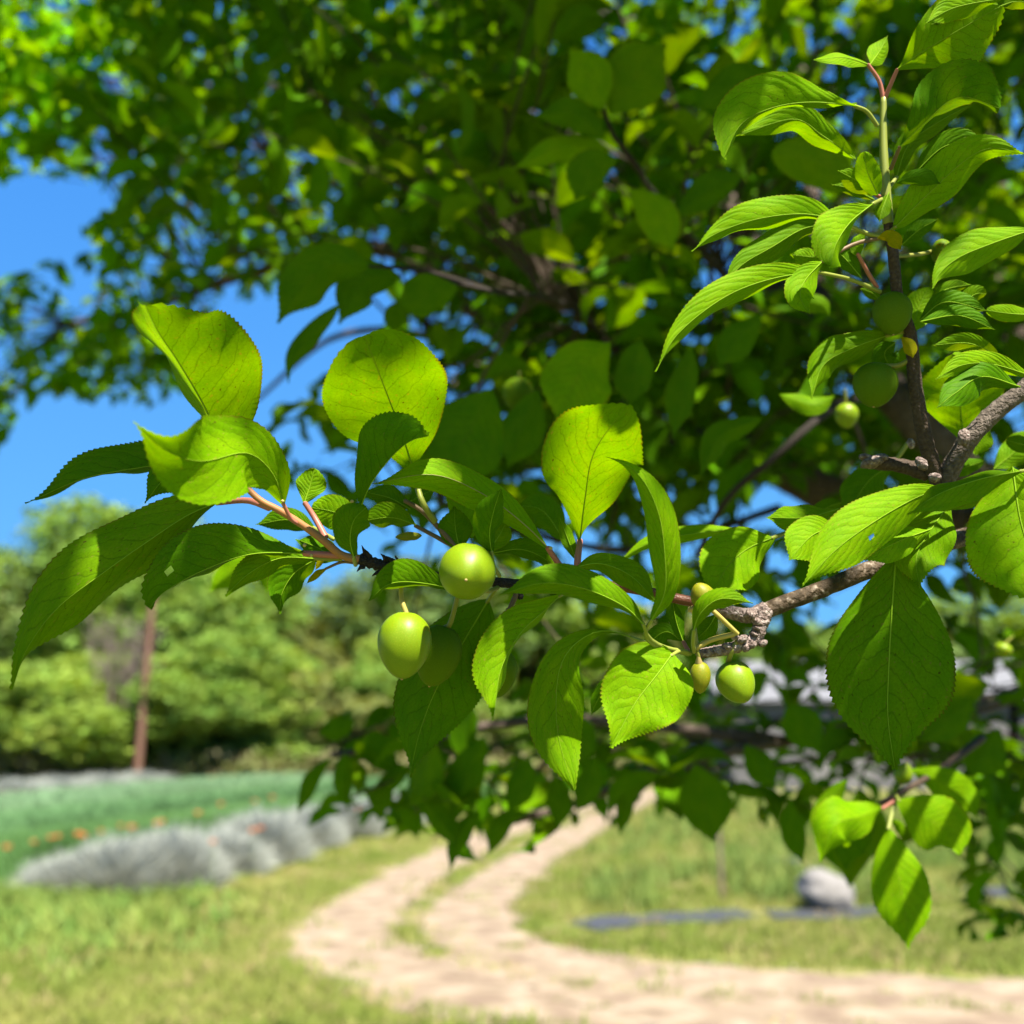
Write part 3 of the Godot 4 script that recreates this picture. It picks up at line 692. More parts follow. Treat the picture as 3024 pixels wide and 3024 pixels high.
	# top right corner
	lf([2965, -5, 0.40, 2862, 12, 0.397, 2800, 30, 0.395, 2735, 68, 0.392], 40, 20, 14, 0, {"mat": "leaf_young"})
	lf([2992, 5, 0.41, 2872, 48, 0.407, 2750, 72, 0.404], 34, 20, 40, 0, {"lit": false})
	lf([2955, 18, 0.40, 3000, 5, 0.40, 3060, 12, 0.40], 26, 10, 30, 0, {})
	pull = 1.0


# ---------------------------------------------------------------- leaves a little farther off

func middle_leaves() -> void:
	lf([1088, 786, 0.62, 980, 782, 0.62, 885, 855, 0.61, 818, 955, 0.60], 78, 30, 10, 1, {"lit": false})
	lf([1180, 822, 0.66, 1075, 832, 0.65, 1000, 958, 0.64], 62, 20, 8, 1, {"lit": false, "mat": "leaf_deep"})
	lf([1002, 900, 0.63, 925, 985, 0.63, 862, 1062, 0.62, 850, 1135, 0.62], 32, 30, 10, 1, {"lit": false, "mat": "leaf_deep"})
	lf([1355, 850, 0.66, 1255, 872, 0.65, 1172, 905, 0.64], 62, 10, 0, 0, {"lit": false})
	lf([1180, 890, 0.68, 1165, 940, 0.68, 1160, 985, 0.68], 34, 10, 10, 1, {"lit": false, "mat": "leaf_deep"})
	lf([1800, 1010, 0.60, 1722, 1090, 0.60, 1648, 1240, 0.59], 108, 0, 8, 0, {"lit": false})
	lf([1892, 1005, 0.62, 1872, 1100, 0.62, 1858, 1195, 0.61], 62, 20, 20, 1, {"lit": false, "mat": "leaf_deep"})
	lf([2045, 1030, 0.64, 2012, 1150, 0.63, 1988, 1300, 0.62], 48, 20, 20, 1, {"lit": false, "mat": "leaf_deep"})
	lf([2250, 1238, 0.60, 2125, 1288, 0.60, 2068, 1408, 0.59], 46, 30, 30, 1, {"lit": false})
	lf([1455, 1150, 0.60, 1382, 1280, 0.60, 1306, 1425, 0.59], 122, 4, 8, 0, {"lit": false, "mat": "leaf_deep"})
	lf([1590, 1150, 0.66, 1540, 1270, 0.66, 1500, 1380, 0.66], 70, 4, 20, 0, {"lit": false, "mat": "leaf_deep"})
	lf([1780, 325, 0.70, 1742, 230, 0.70, 1680, 148, 0.70], 68, 10, 6, 0, {"lit": false})
	lf([1800, 335, 0.71, 1880, 222, 0.71, 1965, 128, 0.71], 96, 8, 4, 0, {"lit": false})
	lf([1782, 402, 0.70, 1690, 332, 0.70, 1570, 348, 0.70], 48, 10, 30, 1, {"lit": false})
	lf([1800, 440, 0.72, 1650, 438, 0.72, 1505, 505, 0.72], 42, 20, 30, 1, {"lit": false})
	lf([1825, 468, 0.68, 1745, 502, 0.68, 1698, 588, 0.68], 62, 10, 4, 0, {"lit": false, "mat": "leaf_deep"})
	lf([1860, 560, 0.72, 1940, 640, 0.72, 1990, 740, 0.72], 60, 10, 14, 0, {"lit": false})
	lf([2060, 320, 0.66, 2170, 250, 0.66, 2290, 200, 0.66], 60, 20, 14, 0, {"lit": false, "mat": "leaf_deep"})
	lf([2440, 1050, 0.62, 2390, 1170, 0.62, 2320, 1190, 0.62], 34, 20, 10, 0, {})
	lf([2300, 1165, 0.55, 2400, 1195, 0.55, 2460, 1170, 0.55, 2464, 1165, 0.55], 34, 40, -10, 0, {})
	lf([2340, 890, 0.60, 2420, 900, 0.60, 2450, 930, 0.60], 30, 20, 10, 0, {})
	lf([2280, 450, 0.66, 2420, 480, 0.66, 2500, 560, 0.66], 72, 20, 4, 5, {"lit": false})
	lf([2000, 640, 0.74, 2100, 560, 0.74, 2200, 520, 0.74], 54, 10, 30, 0, {"lit": false, "mat": "leaf_deep"})
	lf([2250, 930, 0.66, 2180, 1000, 0.66, 2120, 1080, 0.66], 54, 10, 20, 0, {"lit": false, "mat": "leaf_deep"})
	# bottom right cluster
	lf([2608, 2386, 0.57, 2542, 2410, 0.56, 2462, 2440, 0.55, 2425, 2545, 0.55], 74, 24, 18, 0, {"pet": [2646, 2362, 0.575], "pm": "petiole_pink"})
	lf([2585, 2435, 0.60, 2510, 2490, 0.60, 2500, 2568, 0.60], 52, 20, 20, 0, {"lit": false, "mat": "leaf_deep"})
	lf([2650, 2362, 0.57, 2735, 2415, 0.56, 2808, 2462, 0.555, 2836, 2526, 0.55], 84, 4, 10, 0, {"mat": "leaf_young", "pet": [2646, 2350, 0.575]})
	lf([2690, 2272, 0.62, 2782, 2312, 0.61, 2850, 2360, 0.61, 2886, 2412, 0.60], 54, 10, 20, 0, {})
	lf([2622, 2442, 0.565, 2645, 2560, 0.555, 2668, 2662, 0.55, 2685, 2804, 0.545], 84, 14, 8, 0, {"pet": [2640, 2370, 0.575], "tw": 20, "label": "pale blurred leaf hanging lowest at bottom right"})
	lf([2502, 2302, 0.62, 2430, 2402, 0.62, 2425, 2535, 0.61], 34, 20, 20, 1, {})
	lf([2630, 2420, 0.585, 2655, 2440, 0.585, 2660, 2475, 0.585], 16, 20, 20, 0, {})
	part("branch", tube(pv([2900, 2180, 0.72, 2780, 2270, 0.64, 2660, 2340, 0.58, 2600, 2372, 0.575]), 0.003, 0.0014, 16, 8, 0.15, 500.0), M.shoot_bark, tree)
	lf([2332, 2358, 0.74, 2340, 2450, 0.74, 2370, 2548, 0.74], 36, 10, 10, 0, {"lit": false, "mat": "leaf_deep"})
	# the dark fringe that hangs over the track
	var dark := {"lit": false, "mat": "leaf_deep"}
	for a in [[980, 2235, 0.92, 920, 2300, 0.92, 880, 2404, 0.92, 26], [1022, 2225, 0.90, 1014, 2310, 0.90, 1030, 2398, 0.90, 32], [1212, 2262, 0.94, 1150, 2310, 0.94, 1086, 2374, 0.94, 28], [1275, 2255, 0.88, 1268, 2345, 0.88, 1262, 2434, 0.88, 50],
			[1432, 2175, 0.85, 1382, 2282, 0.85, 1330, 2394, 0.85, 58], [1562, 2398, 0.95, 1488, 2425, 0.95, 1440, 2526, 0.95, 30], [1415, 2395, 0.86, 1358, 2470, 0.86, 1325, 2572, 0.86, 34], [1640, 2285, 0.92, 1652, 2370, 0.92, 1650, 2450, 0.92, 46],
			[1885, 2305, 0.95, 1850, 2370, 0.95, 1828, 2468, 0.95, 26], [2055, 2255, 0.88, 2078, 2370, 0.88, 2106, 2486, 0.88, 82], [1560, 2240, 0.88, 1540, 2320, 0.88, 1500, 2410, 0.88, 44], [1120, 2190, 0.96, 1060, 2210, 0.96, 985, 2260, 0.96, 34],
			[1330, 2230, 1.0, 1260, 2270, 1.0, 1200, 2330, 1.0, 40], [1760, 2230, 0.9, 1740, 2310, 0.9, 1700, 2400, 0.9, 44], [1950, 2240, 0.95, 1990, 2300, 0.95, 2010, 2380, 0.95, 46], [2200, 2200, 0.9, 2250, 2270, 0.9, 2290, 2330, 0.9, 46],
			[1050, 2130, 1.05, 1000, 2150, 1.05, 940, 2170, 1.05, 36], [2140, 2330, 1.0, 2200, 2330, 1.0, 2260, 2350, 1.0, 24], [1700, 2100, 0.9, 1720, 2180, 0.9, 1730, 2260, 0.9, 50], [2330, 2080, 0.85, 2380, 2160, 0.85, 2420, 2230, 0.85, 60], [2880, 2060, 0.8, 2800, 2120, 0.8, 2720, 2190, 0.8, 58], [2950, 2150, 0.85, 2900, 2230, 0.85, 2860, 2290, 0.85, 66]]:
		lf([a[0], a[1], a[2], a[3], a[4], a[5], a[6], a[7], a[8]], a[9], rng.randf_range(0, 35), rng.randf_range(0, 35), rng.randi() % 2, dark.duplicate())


# ---------------------------------------------------------------- plums

func plum(x: float, y: float, d: float, rx: float, ry: float, tip: Vector3, stalk: Array, mat: String, label: String, o := {}) -> void:
	var at := P(x, y, d)
	var s := d * pull / FOCAL
	var axis := (view * tip).normalized()                        # towards the blossom end
	var t := thing("plum", at, label, "plum", "unripe plums hanging in the plum tree")
	var n := 30
	var sides := 40
	var prof := []
	for i in n + 1:
		var a := PI * i / n
		var h := -cos(a)                                        # -1 stalk end, 1 blossom end
		var r := sin(a) * (1.0 - 0.16 * h - 0.05 * h * h)
		if i <= 3: h += 0.05 * (3 - i) / 3.0                     # the dimple round the stalk
		prof.append(Vector2(r, h))
	var bx := axis.cross(Vector3(0.3, 0.2, 1).normalized()).normalized()
	var bz := bx.cross(axis)
	var st := SurfaceTool.new()
	st.begin(Mesh.PRIMITIVE_TRIANGLES)
	var grid := []
	for i in n + 1:
		var row := []
		for k in sides:
			var a := TAU * k / sides
			var seam := 1.0 - 0.022 * exp(-pow(wrapf(a - 1.2, -PI, PI) / 0.12, 2.0))
			var r: float = prof[i].x * rx * s * seam
			row.append(bx * cos(a) * r + bz * sin(a) * r + axis * prof[i].y * ry * s)
		grid.append(row)
	st.set_smooth_group(0)
	for i in n:
		for k in sides:
			var k2 := (k + 1) % sides
			for v in [grid[i][k], grid[i + 1][k], grid[i + 1][k2], grid[i][k], grid[i + 1][k2], grid[i][k2]]:
				st.add_vertex(v)
	part("flesh", smooth(st), M[mat], t)
	var tip_at := axis * ry * s
	var sc := SphereMesh.new()
	sc.radius = rx * s * 0.055
	sc.height = rx * s * 0.10
	sc.radial_segments = 10
	sc.rings = 5
	part("blossom_scar", sc, M.scar, t, tip_at)
	if stalk.size():
		var pts := PackedVector3Array([at - axis * ry * s * 0.93])
		pts.append_array(pv(stalk))
		part("stalk", tube(pts, o.get("sr", 8.0) * s, o.get("sr", 8.0) * s * 0.9, 10, 9, 0.0, 1.0, at), M[o.get("sm", "stalk")], t)
	if o.has("cap"):
		var c: Array = o.cap
		part("calyx_ring", tube(pv([c[0], c[1], d, c[2], c[3], d]), c[4] * s, c[5] * s, 4, 12, 0.0, 1.0, at), M.scar, t)
	if o.get("lit", false):
		lit_rays.append(at)
	elif d < 0.6:
		for i in 16: dark_spots.append(at + (view * Vector3(rng.randf_range(-1, 1), rng.randf_range(-1, 1), 0.6)) * rx * s)


func plums() -> void:
	plum(1380, 1690, 0.338, 84, 86, Vector3(0.0, -0.20, 0.97), [1430, 1742, 0.352, 1470, 1735, 0.362], "plum", "glossy round plum facing the viewer in the middle, its blossom scar in front", {"lit": true})
	plum(1194, 1905, 0.350, 79, 99, Vector3(-0.05, -0.97, 0.22), [1186, 1770, 0.354, 1184, 1715, 0.360], "plum", "glossy egg-shaped plum hanging in full sun left of the middle", {"lit": true, "sm": "stalk_yellow"})
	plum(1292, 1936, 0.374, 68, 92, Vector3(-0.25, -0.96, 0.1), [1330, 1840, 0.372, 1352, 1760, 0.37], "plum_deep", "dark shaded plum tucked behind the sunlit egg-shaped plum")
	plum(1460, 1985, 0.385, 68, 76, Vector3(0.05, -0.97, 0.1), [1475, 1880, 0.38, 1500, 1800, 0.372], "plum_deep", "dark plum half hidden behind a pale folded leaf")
	plum(2174, 2016, 0.352, 56, 66, Vector3(0.30, -0.72, 0.62), [2158, 1930, 0.350, 2172, 1900, 0.350, 2186, 1890, 0.350], "plum", "green oval plum on a short stalk below the knobbly spur", {"lit": true, "sr": 8.5})
	plum(2068, 2000, 0.350, 30, 47, Vector3(-0.05, -0.98, 0.15), [2062, 1935, 0.350, 2052, 1860, 0.351, 2048, 1800, 0.354], "plum_yellow", "smallest yellowish plumlet with a cream calyx ring, beside a heart-shaped leaf", {"lit": true, "sr": 6.0, "cap": [2062, 1938, 2064, 1958, 5, 12]})
	plum(2074, 1758, 0.346, 36, 40, Vector3(-0.45, 0.85, 0.25), [2118, 1815, 0.346, 2160, 1855, 0.347, 2178, 1872, 0.348], "plum_yellow", "small yellow-green plum pointing upward above the reddish branch", {"lit": true, "sm": "stalk_yellow", "sr": 7.5})
	part("petiole", tube(pv([2055, 1915, 0.350, 2100, 1890, 0.349, 2170, 1872, 0.348]), 0.0009, 0.0009, 10, 8), M.stalk_yellow, tree)
	pull = 0.905
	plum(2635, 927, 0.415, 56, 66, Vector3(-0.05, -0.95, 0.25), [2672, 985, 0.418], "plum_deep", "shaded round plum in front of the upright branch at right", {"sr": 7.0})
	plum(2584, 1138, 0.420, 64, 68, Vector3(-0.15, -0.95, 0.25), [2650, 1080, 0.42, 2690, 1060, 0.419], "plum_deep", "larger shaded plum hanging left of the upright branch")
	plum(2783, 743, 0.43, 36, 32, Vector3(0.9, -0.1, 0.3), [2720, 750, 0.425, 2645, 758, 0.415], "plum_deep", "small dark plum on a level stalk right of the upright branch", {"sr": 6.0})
	pull = 1.0
	plum(2500, 1228, 0.62, 34, 38, Vector3(0, -1, 0.2), [2495, 1150, 0.62], "plum", "blurred bright round plum left of the thick sunlit limb", {"lit": true, "sr": 5.0})
	plum(2668, 2284, 0.60, 26, 34, Vector3(0.2, 0.9, 0.2), [2650, 2330, 0.585], "plum", "blurred bright plum on top of the bottom right leaf cluster", {"lit": true, "sr": 5.0})
	plum(2962, 1920, 0.72, 25, 22, Vector3(-0.3, -0.9, 0), [2990, 1880, 0.72], "plum", "tiny bright plum near the right edge before the pale shed", {"lit": true, "sr": 4.0})
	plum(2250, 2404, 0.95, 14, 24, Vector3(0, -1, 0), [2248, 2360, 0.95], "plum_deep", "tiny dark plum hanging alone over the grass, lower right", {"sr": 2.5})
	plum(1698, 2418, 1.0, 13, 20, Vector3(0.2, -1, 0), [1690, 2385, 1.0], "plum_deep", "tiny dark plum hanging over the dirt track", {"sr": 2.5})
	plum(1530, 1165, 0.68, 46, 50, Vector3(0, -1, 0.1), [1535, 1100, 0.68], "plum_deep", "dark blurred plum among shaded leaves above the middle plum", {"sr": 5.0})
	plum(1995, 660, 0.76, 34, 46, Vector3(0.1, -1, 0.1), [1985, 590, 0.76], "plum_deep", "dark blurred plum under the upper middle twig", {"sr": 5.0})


# ---------------------------------------------------------------- limbs and crown of the plum tree

var limb_points := PackedVector3Array()


func limb(a: Array, r0: float, r1: float, called := "limb", mat := "limb_bark", rough := 0.16) -> void:
	var p := pv(a)
	var n := p.size() * 9
	part(called, tube(p, r0, r1, n, 12, rough, 22.0), M[mat], tree)
	for q in spline(p, p.size() * 4): limb_points.append(q)


func limbs() -> void:
	var foot := Vector3(1.55, -0.1, -1.95)
	var fork := Vector3(1.34, 1.12, -1.85)
	var st := SurfaceTool.new()
	st.begin(Mesh.PRIMITIVE_TRIANGLES)
	add_tube(st, spline(PackedVector3Array([foot, Vector3(1.50, 0.15, -1.94), Vector3(1.42, 0.6, -1.9), fork, Vector3(1.32, 1.45, -1.86)]), 30), radii_of([0.15, 0.10, 0.085, 0.085, 0.06], 30), 16, 0.2, 12.0)
	part("trunk", smooth(st), M.limb_bark, tree)
	limb([3420, 1820, 1.9, 3150, 1640, 1.8, 2900, 1560, 1.7, 2480, 1470, 1.52, 2330, 1400, 1.52, 2190, 1335, 1.55, 1900, 1250, 1.8, 1500, 1000, 2.1, 1130, 740, 2.4, 700, 820, 2.5, 450, 905, 2.6, 200, 960, 2.7], 0.036, 0.008)
	limb([3420, 1800, 1.9, 3100, 1560, 1.65, 2790, 1330, 1.4, 2640, 1165, 1.4, 2440, 970, 1.6, 2200, 700, 1.9, 1900, 110, 2.4, 1700, 0, 2.7, 1450, -250, 3.0], 0.034, 0.010)
	limb([3560, 1500, 1.95, 3200, 1150, 2.1, 2950, 900, 2.3, 2915, 500, 2.5, 2850, 100, 2.8, 2800, -300, 3.2], 0.055, 0.02)
	limb([2440, 970, 1.6, 2400, 600, 2.0, 2370, 200, 2.4, 2300, -200, 2.7], 0.018, 0.008)
	limb([2200, 700, 1.9, 1700, 420, 2.5, 1300, 230, 3.0, 700, 260, 3.3, 250, 240, 3.5, 50, 330, 3.6], 0.016, 0.006)
	limb([1900, 1250, 1.8, 1500, 1130, 1.7, 1250, 990, 1.75, 980, 1000, 1.9, 760, 1180, 2.1], 0.010, 0.004)
	limb([1500, 1000, 2.1, 1000, 560, 2.6, 600, 400, 3.0, 300, 480, 3.1], 0.010, 0.004)
	limb([3420, 1850, 1.9, 3000, 2050, 1.6, 2600, 2150, 1.35, 2300, 2190, 1.2, 1960, 2260, 1.08, 1800, 2330, 1.02, 1660, 2385, 0.98, 1480, 2430, 0.96], 0.018, 0.0035)
	limb([2300, 2190, 1.2, 1800, 2130, 1.1, 1450, 2140, 1.0, 1200, 2200, 0.98, 980, 2230, 0.95], 0.008, 0.003)
	limb([2640, 1165, 1.4, 2520, 1180, 1.0, 2412, 1240, 0.78, 2290, 1350, 0.76, 2150, 1470, 0.78, 2060, 1640, 0.80], 0.0062, 0.0024, "branch", "dark_bark")
	limb([2250, 1240, 1.5, 2120, 1280, 1.4, 1990, 1385, 1.35, 1820, 1480, 1.35], 0.007, 0.003, "branch", "dark_bark")
	limb([2170, 850, 1.7, 1960, 610, 0.9, 1880, 490, 0.74, 1800, 385, 0.72, 1775, 310, 0.71], 0.007, 0.0016, "branch", "dark_bark")
	limb([1880, 1100, 1.9, 1700, 920, 1.2, 1450, 860, 0.72, 1330, 835, 0.67], 0.006, 0.0016, "branch", "dark_bark")
	limb([1450, 860, 0.72, 1250, 800, 0.68, 1090, 786, 0.63], 0.0022, 0.001, "branch", "dark_bark", 0.1)
	limb([2300, 1500, 1.4, 1900, 1620, 1.2, 1500, 1560, 1.1, 1300, 1480, 1.1], 0.006, 0.003, "branch", "dark_bark")
	limb([3000, 2050, 1.6, 2980, 2350, 1.5, 2900, 2600, 1.5], 0.009, 0.003, "branch", "dark_bark")
	# the pinkish side limb that catches the sun
	limb([2850, 1420, 1.15, 2770, 1300, 1.15, 2660, 1190, 1.18, 2560, 1080, 1.25, 2480, 1000, 1.4], 0.024, 0.018)


func radii_of(a: Array, n: int) -> PackedFloat32Array:
	var out := PackedFloat32Array()
	for i in n + 1:
		var f := float(i) / n * (a.size() - 1)
		var k := mini(int(f), a.size() - 2)
		out.append(lerpf(a[k], a[k + 1], f - k))
	return out


func seen_at(q: Vector3) -> Vector3:                    # bearing (1932 wide) and depth
	var v := view.inverse() * (q - EYE)
	var d := -v.z
	if d < 0.02: return Vector3(-9999, -9999, d)
	return Vector3((v.x / d * FOCAL + 1512.0) / 1.56522, (1512.0 - v.y / d * FOCAL) / 1.56522, d)


func poly(a: Array) -> PackedVector2Array:
	var out := PackedVector2Array()
	for i in range(0, a.size(), 2): out.append(Vector2(a[i], a[i + 1]))
	return out


var open_air := []            # gaps of the crown
var crown_leaves: Array = []  # [Transform3D, Color, distance]
var twig_st: SurfaceTool


var lit_flat := PackedVector3Array()
var lit_low := Vector2(1e9, 1e9)
var lit_high := Vector2(-1e9, -1e9)


func shades_lit(q: Vector3, reach: float) -> bool:      # whether a leaf there would stand between the sun and a sunlit near leaf
	var ex := sun_towards.cross(Vector3.UP).normalized()
	var ey := sun_towards.cross(ex)
	if lit_flat.is_empty():
		for p in lit_rays:
			var f := Vector3(p.dot(ex), p.dot(ey), p.dot(sun_towards))
			lit_flat.append(f)
			lit_low = lit_low.min(Vector2(f.x, f.y))
			lit_high = lit_high.max(Vector2(f.x, f.y))
	var x := q.dot(ex)
	var y := q.dot(ey)
	if x < lit_low.x - reach or x > lit_high.x + reach or y < lit_low.y - reach or y > lit_high.y + reach: return false
	var z := q.dot(sun_towards) - 0.02
	for f in lit_flat:
		if z > f.z and (f.x - x) * (f.x - x) + (f.y - y) * (f.y - y) < reach * reach: return true
	return false


func cluster(at: Vector3, size: float, count: int, framed: bool, bright: float, coarse := false) -> void:
	var axis := Vector3(rng.randf_range(-1, 1), rng.randf_range(-0.45, 0.5), rng.randf_range(-1, 1)).normalized()
	var length := size * rng.randf_range(1.6, 3.0)
	if not coarse:
		var near := Vector3.ZERO
		var best := 1e9
		for p in limb_points:
			var dd := p.distance_squared_to(at)
			if dd < best:
				best = dd
				near = p
		best = sqrt(best)
		var line := PackedVector3Array()
		if best < 0.7 and rng.randf() < 0.7:
			line.append(near)
			line.append(near.lerp(at, 0.5) + Vector3(rng.randf_range(-0.1, 0.1), rng.randf_range(-0.02, 0.1), rng.randf_range(-0.1, 0.1)) * best)
			axis = (axis * 0.8 + (at - near).normalized()).normalized()
		line.append(at)
		line.append(at + axis * length)
		var ok := true
		for p in spline(line, 14):
			var s := seen_at(p)
			if s.z < 0.75: ok = false
			for g in open_air:
				if Geometry2D.is_point_in_polygon(Vector2(s.x, s.y), g): ok = false
		if ok:
			var n := (line.size() - 1) * 3
			add_tube(twig_st, spline(line, n), radii_of([0.0012 + 0.0035 * (1 if line.size() > 2 else 0) * minf(best, 0.6), 0.0014, 0.0008], n), 5)
	for i in count:
		var t := float(i + 0.4) / count
		var base := at + axis * length * t
		var out := Vector3(rng.randf_range(-1, 1), rng.randf_range(-0.9, 0.5), rng.randf_range(-1, 1)).normalized()
		var dir := (out + axis * 0.5).normalized()
		var up := (Vector3.UP + Vector3(rng.randf_range(-1, 1), rng.randf_range(-0.6, 0.6), rng.randf_range(-1, 1)) * 0.75).normalized()
		var nx := dir.cross(up).normalized()
		if nx.length() < 0.5: continue
		var nz := nx.cross(dir)
		var l := size * rng.randf_range(0.75, 1.25)
		var q := base + dir * l * 0.5
		var s := seen_at(q)
		var inside := s.z > 0.0 and s.x > -45 and s.x < 1977 and s.y > -45 and s.y < 1977
		if inside != framed and not (framed and s.z > 0.0 and s.y < 0): continue
		if inside and s.z < 0.8: continue
		if framed:
			var hit := false
			for p in [base, q, base + dir * l]:
				var e := seen_at(p)
				for g in open_air:
					if Geometry2D.is_point_in_polygon(Vector2(e.x, e.y), g): hit = true
			if hit: continue
		if shades_lit(q, 0.010 + l * 0.36): continue
		var w := l * rng.randf_range(0.85, 1.2)
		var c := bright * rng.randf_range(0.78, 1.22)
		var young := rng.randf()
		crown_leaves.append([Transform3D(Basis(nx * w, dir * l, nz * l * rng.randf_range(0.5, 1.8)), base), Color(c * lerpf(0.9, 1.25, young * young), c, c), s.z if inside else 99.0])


func fill(area: PackedVector2Array, d0: float, d1: float, count: int, leaves := 7, bright := 1.0, size := 0.056) -> void:
	var lo := Vector2(1e9, 1e9)
	var hi := -lo
	for p in area:
		lo = lo.min(p)
		hi = hi.max(p)
	var done := 0
	for tries in count * 8:
		if done >= count: break
		var p := Vector2(rng.randf_range(lo.x, hi.x), rng.randf_range(lo.y, hi.y))
		if not Geometry2D.is_point_in_polygon(p, area): continue
		var at := Q(p.x, p.y, lerpf(d0, d1, pow(rng.randf(), 0.8)))
		done += 1
		if noise.get_noise_3d(at.x * 3.2, at.y * 3.2, at.z * 1.5) < -0.14: continue
		cluster(at, size, leaves, true, bright)


func crown() -> void:
	open_air = [
		poly([-40, 350, 60, 352, 130, 340, 212, 356, 216, 388, 165, 415, 150, 450, 160, 495, 95, 470, 66, 482, 66, 520, -40, 512]),
		poly([40, 835, 75, 745, 180, 772, 300, 772, 425, 720, 415, 600, 515, 602, 560, 690, 500, 780, 470, 880, 560, 980, 560, 1180, -40, 1180, -40, 935]),
		poly([430, 578, 530, 562, 600, 530, 700, 560, 740, 612, 700, 650, 640, 640, 600, 690, 545, 690]),
		poly([540, 1110, 640, 1040, 700, 1060, 700, 1180, 640, 1340, 540, 1330]),
		poly([-40, 1180, 560, 1180, 540, 1330, 545, 1480, 560, 1560, 640, 1560, 830, 1590, 850, 1660, 1200, 1560, 1430, 1590, 1500, 1660, 1750, 1790, 1990, 1790, 1990, 2000, -40, 2000]),
		poly([1425, 925, 1560, 945, 1570, 980, 1440, 985, 1390, 985]),
	]
	twig_st = SurfaceTool.new()
	twig_st.begin(Mesh.PRIMITIVE_TRIANGLES)
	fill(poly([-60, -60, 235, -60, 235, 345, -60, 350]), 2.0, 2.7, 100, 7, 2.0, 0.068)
	fill(poly([215, -80, 1990, -80, 1990, 1000, 1600, 960, 1400, 900, 1000, 790, 900, 700, 770, 560, 600, 490, 420, 560, 200, 560, 150, 430, 220, 380]), 1.2, 2.9, 1150, 7, 1.1, 0.066)
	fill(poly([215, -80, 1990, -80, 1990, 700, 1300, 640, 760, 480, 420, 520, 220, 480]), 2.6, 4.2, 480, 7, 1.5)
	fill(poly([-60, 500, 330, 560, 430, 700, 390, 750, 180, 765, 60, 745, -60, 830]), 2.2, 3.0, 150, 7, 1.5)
	fill(poly([-60, 740, 30, 760, 20, 930, -60, 930]), 2.4, 2.8, 8, 7, 1.2)
	fill(poly([600, 560, 1000, 620, 1500, 900, 1990, 1000, 1990, 1480, 1500, 1480, 1250, 1400, 900, 1350, 760, 1250, 690, 1080, 660, 900, 600, 740]), 0.95, 2.2, 180, 6)
	fill(poly([660, 800, 1000, 620, 1300, 760, 1400, 860, 1250, 900, 900, 960, 700, 980]), 0.85, 1.6, 70, 6)
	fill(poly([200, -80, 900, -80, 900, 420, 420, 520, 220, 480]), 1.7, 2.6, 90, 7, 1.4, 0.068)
	fill(poly([480, 720, 640, 700, 660, 860, 600, 960, 480, 800]), 1.2, 2.0, 12, 6)
	fill(poly([600, 1400, 900, 1350, 1400, 1330, 1990, 1430, 1990, 1600, 1780, 1690, 1640, 1600, 1420, 1560, 1250, 1500, 900, 1560, 640, 1510]), 0.88, 1.35, 48, 6)
	fill(poly([1760, 1380, 1990, 1360, 1990, 1760, 1820, 1680]), 1.1, 1.7, 40, 6)
	var stat := [0, 0, 0]
	for p in dark_spots:                                    # leaves nearer the sun that shade these
		var layers := 0
		for tries in 40:
			var t := rng.randf_range(0.05, 1.6)
			var q: Vector3 = p + sun_towards * t + Vector3(rng.randf_range(-1, 1), rng.randf_range(-1, 1), rng.randf_range(-1, 1)) * 0.006
			var s := seen_at(q)
			if s.z > -0.02 and s.x > -120 and s.x < 2050 and s.y > -160: continue
			if q.distance_to(EYE) < 0.16: continue
			var l := rng.randf_range(0.022, 0.058)
			if shades_lit(q, 0.003 + l * 0.30): continue
			var nz := (sun_towards + Vector3(rng.randf_range(-1, 1), rng.randf_range(-1, 1), rng.randf_range(-1, 1)) * 0.35).normalized()
			var dir := nz.cross(Vector3(rng.randf_range(-1, 1), rng.randf_range(-1, 1), rng.randf_range(-1, 1))).normalized()
			crown_leaves.append([Transform3D(Basis(dir.cross(nz) * l * 1.1, dir * l, nz * l), q - dir * l * 0.5), Color(1, 1, 1), 99.0])
			layers += 1
			if layers == 2: break
		stat[layers] += 1
	print('blockers ', stat, ' spots ', dark_spots.size(), ' rays ', lit_rays.size())
	fill(poly([520, 160, 1330, 120, 1480, 400, 1400, 720, 1050, 640, 760, 430, 560, 400]), 0.95, 1.7, 85, 6, 1.0, 0.066)
	fill(poly([1000, 640, 1400, 560, 1640, 760, 1580, 900, 1250, 900]), 0.9, 1.5, 40, 6, 0.9, 0.066)
	# the part of the crown above and beside the picture
	var sunny := [[Q(110, 170, 2.4), 0.7], [Q(450, 60, 2.7), 0.45], [Q(800, 60, 2.6), 0.5], [Q(1100, 150, 2.6), 0.35], [Q(1500, 60, 2.4), 0.35], [Q(1850, 300, 2.2), 0.4], [Q(30, 620, 2.5), 0.5], [Q(300, 600, 2.5), 0.3]]
	for i in 13000:
		var q := Vector3(rng.randf_range(-2.8, 3.0), rng.randf_range(1.9, 4.3), rng.randf_range(-4.4, 0.9))
		if q.y < 2.3 and q.z > -0.9 and absf(q.x) < 1.2: continue
		var ex := sun_towards.cross(Vector3.UP).normalized()
		var ey := sun_towards.cross(ex)
		if noise.get_noise_2d(q.dot(ex) * 2.1, q.dot(ey) * 2.1) > 0.01: continue
		var g0 := q - sun_towards * (q.y / sun_towards.y)
		if g0.z < -5.2 and absf(g0.x) < 0.6 * absf(g0.z): continue
		var open := false
		for g in sunny:
			var v: Vector3 = q - g[0]
			if v.dot(sun_towards) > 0.0 and (v - sun_towards * v.dot(sun_towards)).length() < g[1]: open = true
		if open: continue
		cluster(q, 0.090, 6, false, 1.0, true)
	crown_leaves.sort_custom(func(a, b): return a[2] < b[2])
